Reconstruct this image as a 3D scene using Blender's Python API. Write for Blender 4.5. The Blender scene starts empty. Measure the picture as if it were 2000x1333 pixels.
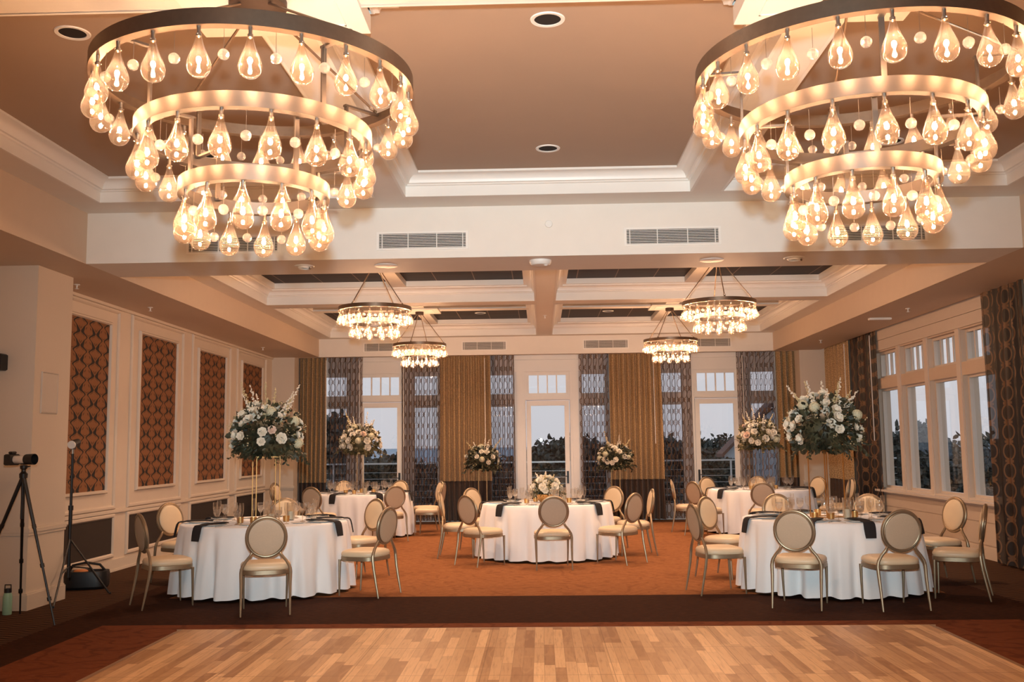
import bpy, math, random
from math import sin, cos, pi, radians, sqrt
from mathutils import Vector, Matrix

scene = bpy.context.scene
COL = scene.collection

# ------------------------------------------------------------------ camera
H = 1.57
YAW, PITCH, ROLL = 0.0283296, 0.1072146, 0.0119261
cam_data = bpy.data.cameras.new('camera')
cam_data.sensor_width = 36.0
cam_data.lens = 1919.37 / 2000 * 36
cam_data.clip_start = 0.05
cam_data.clip_end = 20000
cam = bpy.data.objects.new('camera', cam_data)
COL.objects.link(cam)
_R = Matrix.Rotation(YAW, 3, 'Z') @ Matrix.Rotation(PITCH, 3, 'X') @ Matrix.Rotation(ROLL, 3, 'Y')
_rx, _fy, _uz = _R.col[0], _R.col[1], _R.col[2]
_M = Matrix((( _rx[0], _uz[0], -_fy[0]), (_rx[1], _uz[1], -_fy[1]), (_rx[2], _uz[2], -_fy[2])))
cam.matrix_world = Matrix.Translation((0, 0, H)) @ _M.to_4x4()
scene.camera = cam

# ------------------------------------------------------------------ view, world
scene.view_settings.view_transform = 'Standard'
scene.view_settings.look = 'None'
scene.view_settings.gamma = 1.0
scene.view_settings.use_curve_mapping = False
scene.view_settings.exposure = 0.0
scene.cycles.use_denoising = True
scene.cycles.max_bounces = 7
scene.cycles.diffuse_bounces = 4
scene.cycles.glossy_bounces = 3
scene.cycles.transmission_bounces = 4
scene.cycles.transparent_max_bounces = 28
scene.cycles.sample_clamp_indirect = 3.0
scene.cycles.sample_clamp_direct = 0.0
scene.cycles.caustics_reflective = False
scene.cycles.caustics_refractive = False

world = bpy.data.worlds.new('dusk_sky')
scene.world = world
world.use_nodes = True
wn = world.node_tree
wn.nodes.clear()
_tc = wn.nodes.new('ShaderNodeTexCoord')
_sp = wn.nodes.new('ShaderNodeSeparateXYZ')
_cr = wn.nodes.new('ShaderNodeValToRGB')
_cr.color_ramp.elements[0].position = 0.0
_cr.color_ramp.elements[0].color = (0.56, 0.56, 0.60, 1)
_cr.color_ramp.elements[1].position = 0.45
_cr.color_ramp.elements[1].color = (0.42, 0.50, 0.62, 1)
_e = _cr.color_ramp.elements.new(0.12)
_e.color = (0.63, 0.63, 0.66, 1)
_bg = wn.nodes.new('ShaderNodeBackground')
_bg.inputs['Strength'].default_value = 1.15
_wo = wn.nodes.new('ShaderNodeOutputWorld')
wn.links.new(_tc.outputs['Generated'], _sp.inputs[0])
wn.links.new(_sp.outputs['Z'], _cr.inputs[0])
wn.links.new(_cr.outputs[0], _bg.inputs['Color'])
wn.links.new(_bg.outputs[0], _wo.inputs['Surface'])

# ------------------------------------------------------------------ lights
FILAMENT_FRONT = 730.0
FILAMENT_REAR = 1200.0
CAN_REAR, CAN_FRONT = 230.0, 120.0
def spot(name, loc, target, power, angle, blend, radius, color):
    l = bpy.data.lights.new(name, 'SPOT')
    l.energy = power; l.spot_size = radians(angle); l.spot_blend = blend
    l.shadow_soft_size = radius; l.color = color
    o = bpy.data.objects.new(name, l)
    COL.objects.link(o)
    o.location = loc
    o.rotation_euler = (Vector(target) - Vector(loc)).to_track_quat('-Z', 'Y').to_euler()
    return o
# the photographer's own flash, on top of the camera (its shadows fall under the chandelier bulbs)
spot('camera_flash', (0.0, 0.0, H + 0.27), (0.1, 10.0, 2.55), 2600, 72, 1.0, 0.055, (0.70, 0.90, 0.97))

# ------------------------------------------------------------------ small node language
class V:
    def __init__(s, t, k): s.t, s.k = t, k
    def _m(s, op, *a):
        n = s.t.nodes.new('ShaderNodeMath'); n.operation = op
        for i, x in enumerate((s,) + a):
            if isinstance(x, V): s.t.links.new(x.k, n.inputs[i])
            else: n.inputs[i].default_value = x
        return V(s.t, n.outputs[0])
    def __add__(s, o): return s._m('ADD', o)
    def __radd__(s, o): return s._m('ADD', o)
    def __sub__(s, o): return s._m('SUBTRACT', o)
    def __rsub__(s, o): return (s * -1.0) + o
    def __mul__(s, o): return s._m('MULTIPLY', o)
    def __rmul__(s, o): return s._m('MULTIPLY', o)
    def __truediv__(s, o): return s._m('DIVIDE', o)
    def sin(s): return s._m('SINE')
    def abs(s): return s._m('ABSOLUTE')
    def lt(s, o): return s._m('LESS_THAN', o)
    def gt(s, o): return s._m('GREATER_THAN', o)
    def min(s, o): return s._m('MINIMUM', o)
    def max(s, o): return s._m('MAXIMUM', o)
    def wrap(s, a, b):
        n = s.t.nodes.new('ShaderNodeMath'); n.operation = 'WRAP'
        s.t.links.new(s.k, n.inputs[0]); n.inputs[1].default_value = b; n.inputs[2].default_value = a
        return V(s.t, n.outputs[0])
    def step(s, lo, hi):
        n = s.t.nodes.new('ShaderNodeMapRange'); n.interpolation_type = 'SMOOTHSTEP'
        s.t.links.new(s.k, n.inputs[0]); n.inputs[1].default_value = lo; n.inputs[2].default_value = hi
        return V(s.t, n.outputs[0])

def new_mat(name):
    m = bpy.data.materials.new(name); m.use_nodes = True
    return m, m.node_tree, m.node_tree.nodes['Principled BSDF']
def xyz(t, kind='Object', uv=False):
    tc = t.nodes.new('ShaderNodeTexCoord'); sp = t.nodes.new('ShaderNodeSeparateXYZ')
    t.links.new(tc.outputs['UV' if uv else kind], sp.inputs[0])
    return V(t, sp.outputs[0]), V(t, sp.outputs[1]), V(t, sp.outputs[2])
def world_xyz(t):
    g = t.nodes.new('ShaderNodeNewGeometry'); sp = t.nodes.new('ShaderNodeSeparateXYZ')
    t.links.new(g.outputs['Position'], sp.inputs[0])
    return V(t, sp.outputs[0]), V(t, sp.outputs[1]), V(t, sp.outputs[2])
def comb(t, x, y, z=0.0):
    n = t.nodes.new('ShaderNodeCombineXYZ')
    for i, q in enumerate((x, y, z)):
        if isinstance(q, V): t.links.new(q.k, n.inputs[i])
        else: n.inputs[i].default_value = q
    return n.outputs[0]
def noise(t, vec, scale, detail=2.0, rough=0.5):
    n = t.nodes.new('ShaderNodeTexNoise'); n.inputs['Scale'].default_value = scale
    n.inputs['Detail'].default_value = detail; n.inputs['Roughness'].default_value = rough
    if vec is not None: t.links.new(vec, n.inputs['Vector'])
    return V(t, n.outputs[0])
def rgb(c): return (c[0], c[1], c[2], 1.0)
def mix(t, fac, a, b):
    n = t.nodes.new('ShaderNodeMix'); n.data_type = 'RGBA'
    if isinstance(fac, V): t.links.new(fac.k, n.inputs[0])
    else: n.inputs[0].default_value = fac
    for i, q in ((6, a), (7, b)):
        if isinstance(q, tuple): n.inputs[i].default_value = rgb(q)
        else: t.links.new(q, n.inputs[i])
    return n.outputs[2]
def bump(t, b, h, strength=0.2, dist=0.01):
    n = t.nodes.new('ShaderNodeBump'); n.inputs['Strength'].default_value = strength
    n.inputs['Distance'].default_value = dist
    t.links.new(h.k, n.inputs['Height']); t.links.new(n.outputs[0], b.inputs['Normal'])
def plain(name, c, rough=0.5, metal=0.0, grain=0.0, gscale=40.0, spec=0.5, bumps=0.0, sheen=0.0):
    m, t, b = new_mat(name)
    b.inputs['Base Color'].default_value = rgb(c)
    b.inputs['Roughness'].default_value = rough; b.inputs['Metallic'].default_value = metal
    b.inputs['Specular IOR Level'].default_value = spec
    if sheen: b.inputs['Sheen Weight'].default_value = sheen
    if grain or bumps:
        tc = t.nodes.new('ShaderNodeTexCoord')
        n = noise(t, tc.outputs['Object'], gscale, 3.0)
        if grain:
            lo = tuple(x * (1 - grain) for x in c); hi = tuple(min(1, x * (1 + grain)) for x in c)
            t.links.new(mix(t, n, lo, hi), b.inputs['Base Color'])
        if bumps: bump(t, b, n, bumps, 0.004)
    return m

# ------------------------------------------------------------------ materials
M = {}
M['paint'] = plain('cream_paint', (0.78, 0.735, 0.67), 0.55, grain=0.03, gscale=6)
M['wallwarm'] = plain('panelling_paint', (0.68, 0.59, 0.49), 0.5, grain=0.03, gscale=6)  # lowered albedo, so the dimness along the side wall is in the colour
M['casing'] = plain('casing_paint', (0.66, 0.57, 0.48), 0.42, grain=0.03, gscale=6)
M['side'] = plain('dimmed_side_paint', (0.61, 0.49, 0.38), 0.6, grain=0.03, gscale=6)  # darker than the cream paint: light falloff at the sides put into the colour
M['trim'] = plain('trim_paint', (0.83, 0.80, 0.75), 0.38, grain=0.02, gscale=5)
M['ceiling'] = plain('tan_ceiling', (0.40, 0.30, 0.225), 0.7, grain=0.03, gscale=3, bumps=0.1)
M['wallpaper'] = plain('wall_covering', (0.66, 0.57, 0.47), 0.75, grain=0.06, gscale=160, bumps=0.15)
M['white'] = plain('white_plastic', (0.8, 0.78, 0.74), 0.4)
M['grille'] = plain('painted_grille', (0.60, 0.54, 0.47), 0.7)
M['black'] = plain('black_plastic', (0.012, 0.012, 0.013), 0.45)
M['blackmetal'] = plain('black_metal', (0.010, 0.009, 0.009), 0.4)
M['void'] = plain('dark_recess', (0.01, 0.008, 0.007), 0.9)
M['bronze'] = plain('brushed_bronze', (0.20, 0.145, 0.105), 0.38, metal=0.85, grain=0.12, gscale=30)
M['darkbronze'] = plain('dark_bronze_canopy', (0.045, 0.025, 0.017), 0.5, metal=0.3)
M['brass'] = plain('pale_champagne_metal', (0.72, 0.58, 0.42), 0.36, metal=0.75)
M['socket'] = plain('nickel_socket', (0.42, 0.36, 0.30), 0.3, metal=0.9)
M['gold'] = plain('gold_metal', (0.66, 0.40, 0.16), 0.35, metal=1.0)
M['dimgold'] = plain('aged_gold', (0.42, 0.24, 0.10), 0.45, metal=0.7)
M['silver'] = plain('silver_cutlery', (0.75, 0.72, 0.68), 0.2, metal=1.0)
M['china'] = plain('white_china', (0.8, 0.76, 0.70), 0.2)
M['napkin'] = plain('black_napkin', (0.012, 0.010, 0.011), 0.85, grain=0.3, gscale=80)
M['chairmetal'] = plain('champagne_chair_metal', (0.34, 0.255, 0.165), 0.40, metal=0.7, grain=0.1, gscale=20)
M['vinyl'] = plain('cream_vinyl', (0.72, 0.56, 0.37), 0.42, grain=0.05, gscale=9, bumps=0.05)
M['taupe'] = plain('taupe_vinyl', (0.50, 0.385, 0.27), 0.55, grain=0.06, gscale=60, bumps=0.1)
M['linen'] = plain('white_tablecloth', (0.88, 0.86, 0.845), 0.8, grain=0.01, gscale=20, sheen=0.35)
M['petal'] = plain('white_petals', (0.86, 0.79, 0.66), 0.7, grain=0.06, gscale=30)
M['petal_green'] = plain('hydrangea_petals', (0.70, 0.66, 0.46), 0.7, grain=0.1, gscale=30)
M['petal_blush'] = plain('blush_petals', (0.82, 0.62, 0.50), 0.7, grain=0.06, gscale=30)
M['bud'] = plain('filler_buds', (0.62, 0.52, 0.30), 0.7, grain=0.2, gscale=60)
M['candle'] = plain('candle_wax', (0.85, 0.78, 0.62), 0.5)
M['wood'] = plain('timber_table', (0.3, 0.18, 0.1), 0.5, grain=0.2, gscale=8)
M['mint'] = plain('mint_bottle', (0.30, 0.55, 0.42), 0.35)
M['lenswhite'] = plain('white_lens_barrel', (0.72, 0.66, 0.58), 0.4)
M['stone'] = plain('balcony_stone', (0.30, 0.28, 0.26), 0.8, grain=0.15, gscale=3)
M['roof'] = plain('clay_roof', (0.16, 0.075, 0.05), 0.8, grain=0.3, gscale=6)
M['siding'] = plain('white_siding', (0.55, 0.56, 0.58), 0.7)
M['bark'] = plain('tree_bark', (0.05, 0.04, 0.03), 0.9)
M['earth'] = plain('dark_ground', (0.035, 0.035, 0.028), 0.95, grain=0.4, gscale=0.3)
M['railmetal'] = plain('grey_rail', (0.55, 0.55, 0.55), 0.4, metal=0.5)
M['ochre'] = plain('orange_strap', (0.6, 0.2, 0.06), 0.6)

def leaf_mat(name, a, b_):
    m, t, b = new_mat(name)
    tc = t.nodes.new('ShaderNodeTexCoord')
    n = noise(t, tc.outputs['Object'], 9.0, 2.0)
    t.links.new(mix(t, n.step(0.35, 0.65), a, b_), b.inputs['Base Color'])
    b.inputs['Roughness'].default_value = 0.55
    return m
M['leaf'] = leaf_mat('eucalyptus_leaves', (0.020, 0.022, 0.011), (0.085, 0.080, 0.040))
M['leaf_warm'] = leaf_mat('olive_leaves', (0.05, 0.045, 0.02), (0.16, 0.13, 0.055))
M['tree_leaf'] = leaf_mat('tree_leaves', (0.035, 0.038, 0.028), (0.11, 0.11, 0.085))
M['hedge_leaf'] = leaf_mat('hedge_leaves', (0.025, 0.032, 0.025), (0.09, 0.10, 0.08))

def ceiling_panel_mat():
    m, t, b = new_mat('dark_ceiling_panels')
    X, Y, Z = world_xyz(t)
    # pale joints between the panels, one every 0.68 m across and 0.7 m deep, measured out from the sub-beams
    u = (((X - 0.095).abs() - 0.50).wrap(0.0, 0.605) - 0.3025).abs()
    line = u.gt(0.2945)
    n = noise(t, comb(t, X * 0.6, Y * 5.0, 0.0), 1.5, 4.0, 0.65)
    base = mix(t, n.step(0.3, 0.75), (0.012, 0.006, 0.004), (0.040, 0.018, 0.010))
    t.links.new(mix(t, line, base, (0.22, 0.14, 0.10)), b.inputs['Base Color'])
    b.inputs['Roughness'].default_value = 0.5
    b.inputs['Specular IOR Level'].default_value = 0.12
    return m
M['panel'] = ceiling_panel_mat()

def carpet_mat():
    m, t, b = new_mat('patterned_carpet')
    X, Y, Z = world_xyz(t)
    n1 = noise(t, comb(t, X * 0.8, Y, 0.0), 1.3, 3.0)
    wav = ((Y * 16.0 + n1 * 60.0 + (X * 3.2).sin() * 2.2).sin())
    fine = noise(t, comb(t, X * 7.0, Y * 34.0, 0.0), 1.6, 4.0, 0.75).step(0.25, 0.75)
    vein = wav.step(0.55, 0.98)
    field = mix(t, fine, (0.175, 0.060, 0.020), (0.345, 0.145, 0.058))
    field = mix(t, vein * 0.45, field, (0.17, 0.060, 0.022))
    band = mix(t, fine, (0.016, 0.006, 0.003), (0.064, 0.021, 0.0085))
    rib = (Y * 75.0 + (X * 26.0).sin() * 1.4).sin().step(-0.2, 0.8)
    border = mix(t, rib, (0.032, 0.015, 0.009), (0.115, 0.058, 0.030))
    ax = (X - 0.1).abs()
    in_side = ax.lt(4.10)
    rear = Y.gt(10.62) * Y.lt(20.45) * in_side
    front = Y.lt(9.02) * in_side
    fieldmask = rear.max(front)
    outer = ax.gt(4.55).max(Y.gt(20.62))
    dim_frontfield = mix(t, fine, (0.13, 0.036, 0.013), (0.20, 0.062, 0.024))  # same carpet, its colour darkened and reddened to stand for weaker light
    dim_frontfield = mix(t, vein * 0.45, dim_frontfield, (0.07, 0.02, 0.009))
    c = mix(t, rear, mix(t, front, band, dim_frontfield), field)
    c = mix(t, outer, c, border)
    t.links.new(c, b.inputs['Base Color'])
    b.inputs['Roughness'].default_value = 0.95
    b.inputs['Specular IOR Level'].default_value = 0.1
    bump(t, b, fine, 0.5, 0.006)
    return m
M['carpet'] = carpet_mat()

def parquet_mat():
    m, t, b = new_mat('oak_parquet')
    X, Y, Z = world_xyz(t)
    br = t.nodes.new('ShaderNodeTexBrick')
    row = (X / 0.0762)._m('FLOOR')
    t.links.new(comb(t, Y + (row * 12.9898).sin() * 3.7, X, 0.0), br.inputs['Vector'])
    br.offset = 0.0; br.offset_frequency = 2; br.squash = 1.0
    br.inputs['Color1'].default_value = (0, 0, 0, 1); br.inputs['Color2'].default_value = (1, 1, 1, 1)
    br.inputs['Mortar'].default_value = (0.5, 0.5, 0.5, 1)
    br.inputs['Scale'].default_value = 1.0; br.inputs['Mortar Size'].default_value = 0.0012
    br.inputs['Brick Width'].default_value = 0.72; br.inputs['Row Height'].default_value = 0.0762
    tone = V(t, br.outputs['Color'])
    g = noise(t, comb(t, X * 16.0, Y * 1.1, 0.0), 3.0, 5.0, 0.6)
    fig = ((X * 30.0 + noise(t, comb(t, X * 3.0, Y * 0.8, 0.0), 1.6, 2.0) * 34.0).sin()).step(0.2, 1.0)
    c = mix(t, tone, (0.33, 0.165, 0.07), (0.78, 0.50, 0.26))
    c = mix(t, g.step(0.45, 0.8) * 0.55, c, (0.24, 0.10, 0.035))
    c = mix(t, fig * 0.22, c, (0.62, 0.36, 0.17))
    mod = ((Y - 8.72).wrap(0.0, 0.914)).lt(0.007).max(((X + 3.18).wrap(0.0, 0.914)).lt(0.005))
    c = mix(t, V(t, br.outputs['Fac']).max(mod) * 0.6, c, (0.13, 0.055, 0.02))
    t.links.new(c, b.inputs['Base Color'])
    b.inputs['Roughness'].default_value = 0.42
    b.inputs['Specular IOR Level'].default_value = 0.35
    return m
M['parquet'] = parquet_mat()
M['parquet_edge'] = plain('ramp_edge', (0.34, 0.20, 0.11), 0.4, grain=0.15, gscale=12)

def scroll_mat():
    """damask wall panel: rust ground, thick black S scrolls in an ogee, fine verticals"""
    m, t, b = new_mat('scroll_damask')
    X, Y, Z = world_xyz(t)
    P, Q = 0.42, 0.178
    ph = Z * (2 * pi / Q)
    s = ph.sin() + (ph * 2.0 + 0.6).sin() * 0.28
    a = (((Y / P).wrap(-0.5, 0.5)) * P - s * 0.056).abs()
    o = ((((Y / P) + 0.5).wrap(-0.5, 0.5)) * P + s * 0.056).abs()
    d = a.min(o)
    swell = (ph + 0.6).sin() * 0.015 + 0.026
    main = (d - swell).lt(0.0)
    # a hooked leaf beside each scroll
    hook = ((d - 0.066).abs() - ((ph * 2.0 + 2.4).sin() * 0.012)).lt(0.0)
    vert = ((Y * (2 * pi / 0.045)).sin()).step(0.5, 1.0)
    n = noise(t, comb(t, X, Y, Z), 60.0, 2.0)
    g = mix(t, n, (0.21, 0.085, 0.032), (0.29, 0.125, 0.05))
    g = mix(t, vert * 0.35, g, (0.15, 0.055, 0.02))
    g = mix(t, hook * 0.8, g, (0.05, 0.022, 0.012))
    g = mix(t, main, g, (0.012, 0.010, 0.010))
    t.links.new(g, b.inputs['Base Color'])
    b.inputs['Roughness'].default_value = 0.8
    return m
M['scroll'] = scroll_mat()
M['lower'] = plain('dark_dado_panel', (0.030, 0.020, 0.015), 0.75, grain=0.15, gscale=120)

def drape_mat(name, a, b_, speck=True):
    m, t, b = new_mat(name)
    u, v, w = xyz(t, uv=True)
    n = noise(t, comb(t, u * 1.0, v * 1.0, 0.0), 55.0, 2.0, 0.6)
    t.links.new(mix(t, n.step(0.40, 0.62), a, b_), b.inputs['Base Color'])
    b.inputs['Roughness'].default_value = 0.5
    b.inputs['Sheen Weight'].default_value = 0.15
    return m
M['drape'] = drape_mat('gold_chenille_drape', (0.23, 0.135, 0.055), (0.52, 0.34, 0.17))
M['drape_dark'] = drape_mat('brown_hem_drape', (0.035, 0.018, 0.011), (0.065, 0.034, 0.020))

def chain_sheer_mat():
    """see-through aubergine voile woven with a chain of bronze ovals"""
    m, t, b = new_mat('chain_voile')
    u, v, w = xyz(t, uv=True)
    P, Q = 0.19, 0.24
    uu = ((u / P).wrap(-0.5, 0.5)) * P
    vv = ((v / Q).wrap(-0.5, 0.5)) * Q
    e = ((uu / 0.066) * (uu / 0.066) + (vv / 0.098) * (vv / 0.098))
    oval = (e - 1.0).abs().lt(0.30)
    linkd = ((vv.abs() - 0.12).abs().lt(0.012)) * (uu.abs().lt(0.05))
    wire = (uu.abs() - 0.092).abs().lt(0.006)
    pat = oval.max(linkd)
    n = noise(t, comb(t, u, v, 0.0), 14.0, 2.0)
    c = mix(t, pat, (0.030, 0.019, 0.021), (0.15, 0.090, 0.055))
    t.links.new(c, b.inputs['Base Color'])
    b.inputs['Roughness'].default_value = 0.45
    tr = t.nodes.new('ShaderNodeBsdfTransparent')
    tr.inputs[0].default_value = (0.93, 0.90, 0.92, 1)
    ms = t.nodes.new('ShaderNodeMixShader')
    # weave is denser in the pattern than in the ground
    lw = t.nodes.new('ShaderNodeLayerWeight'); lw.inputs[0].default_value = 0.5
    # turned folds of the cloth are looked through at a slant and read denser
    slant = V(t, lw.outputs['Facing'])._m('POWER', 1.5) * 0.95
    alpha = (pat.max(wire * 0.6) * 0.45 + 0.16 + n * 0.05 + slant).min(0.97)
    t.links.new(alpha.k, ms.inputs[0])
    t.links.new(tr.outputs[0], ms.inputs[1]); t.links.new(b.outputs[0], ms.inputs[2])
    t.links.new(ms.outputs[0], t.nodes['Material Output'].inputs['Surface'])
    return m
M['sheer'] = chain_sheer_mat()

def medallion_drape_mat():
    m, t, b = new_mat('dark_chain_drape')
    u, v, w = xyz(t, uv=True)
    P, Q = 0.19, 0.24
    uu = ((u / P).wrap(-0.5, 0.5)) * P
    vv = ((v / Q).wrap(-0.5, 0.5)) * Q
    e = ((uu / 0.066) * (uu / 0.066) + (vv / 0.098) * (vv / 0.098))
    oval = (e - 1.0).abs().lt(0.26)
    linkd = ((vv.abs() - 0.12).abs().lt(0.016)) * (uu.abs().lt(0.05))
    pat = oval.max(linkd)
    c = mix(t, pat, (0.008, 0.005, 0.005), (0.15, 0.072, 0.033))
    t.links.new(c, b.inputs['Base Color'])
    b.inputs['Roughness'].default_value = 0.5
    tr = t.nodes.new('ShaderNodeBsdfTransparent')
    ms = t.nodes.new('ShaderNodeMixShader')
    ms.inputs[0].default_value = 0.9
    t.links.new(tr.outputs[0], ms.inputs[1]); t.links.new(b.outputs[0], ms.inputs[2])
    t.links.new(ms.outputs[0], t.nodes['Material Output'].inputs['Surface'])
    return m
M['medallion'] = medallion_drape_mat()

def thin_glass(name, tint, gl=1.0, base=0.03, body=None, bodyfac=0.0, rough=0.02, power=3.0):
    """a thin clear shell: light passes straight on, edges and highlights reflect"""
    m = bpy.data.materials.new(name); m.use_nodes = True
    t = m.node_tree; t.nodes.clear()
    out = t.nodes.new('ShaderNodeOutputMaterial')
    tr = t.nodes.new('ShaderNodeBsdfTransparent'); tr.inputs[0].default_value = rgb(tint)
    g = t.nodes.new('ShaderNodeBsdfGlossy'); g.inputs['Roughness'].default_value = rough
    g.inputs['Color'].default_value = (1, 1, 1, 1)
    lw = t.nodes.new('ShaderNodeLayerWeight'); lw.inputs[0].default_value = 0.5
    f = V(t, lw.outputs['Facing'])._m('POWER', power) * gl + base
    ms = t.nodes.new('ShaderNodeMixShader')
    t.links.new(f.k, ms.inputs[0]); t.links.new(tr.outputs[0], ms.inputs[1]); t.links.new(g.outputs[0], ms.inputs[2])
    last = ms.outputs[0]
    if body:
        d = t.nodes.new('ShaderNodeBsdfTranslucent'); d.inputs[0].default_value = rgb(body)
        m2 = t.nodes.new('ShaderNodeMixShader'); m2.inputs[0].default_value = bodyfac
        t.links.new(last, m2.inputs[1]); t.links.new(d.outputs[0], m2.inputs[2]); last = m2.outputs[0]
    t.links.new(last, out.inputs['Surface'])
    return m
M['bulbglass'] = thin_glass('clear_bulb_glass', (0.88, 0.80, 0.71), 0.80, 0.06, (1.0, 0.92, 0.84), 0.022, 0.03, 2.2)
M['crystal'] = thin_glass('cut_crystal', (0.90, 0.90, 0.92), 0.75, 0.25, (1.0, 1.0, 1.0), 0.35, 0.06, 1.5)
M['stemglass'] = thin_glass('table_glass', (0.95, 0.94, 0.92), 1.0, 0.06, (1.0, 0.97, 0.95), 0.05, 0.05, 1.8)
M['water'] = thin_glass('ice_water', (0.92, 0.93, 0.94), 0.6, 0.10, (1.0, 1.0, 1.0), 0.22, 0.1, 1.8)
M['pane'] = thin_glass('window_glass', (0.98, 0.98, 0.98), 0.5, 0.045, None, 0, 0.0, 5.0)

def emitter(name, c, s):
    m = bpy.data.materials.new(name); m.use_nodes = True
    t = m.node_tree; t.nodes.clear()
    out = t.nodes.new('ShaderNodeOutputMaterial'); e = t.nodes.new('ShaderNodeEmission')
    e.inputs[0].default_value = rgb(c); e.inputs[1].default_value = s
    t.links.new(e.outputs[0], out.inputs['Surface'])
    return m
M['filament'] = emitter('glowing_filament', (1.0, 0.585, 0.33), FILAMENT_FRONT)
M['filament_rear'] = emitter('glowing_filament_rear', (1.0, 0.61, 0.37), FILAMENT_REAR)
M['lamp_glow'] = emitter('recessed_lamp_glow', (1.0, 0.62, 0.36), 2.5)
def sea_mat():
    m, t, b = new_mat('sea_water')
    b.inputs['Base Color'].default_value = (0.34, 0.40, 0.46, 1); b.inputs['Roughness'].default_value = 0.6
    return m
M['sea'] = sea_mat()

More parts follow.
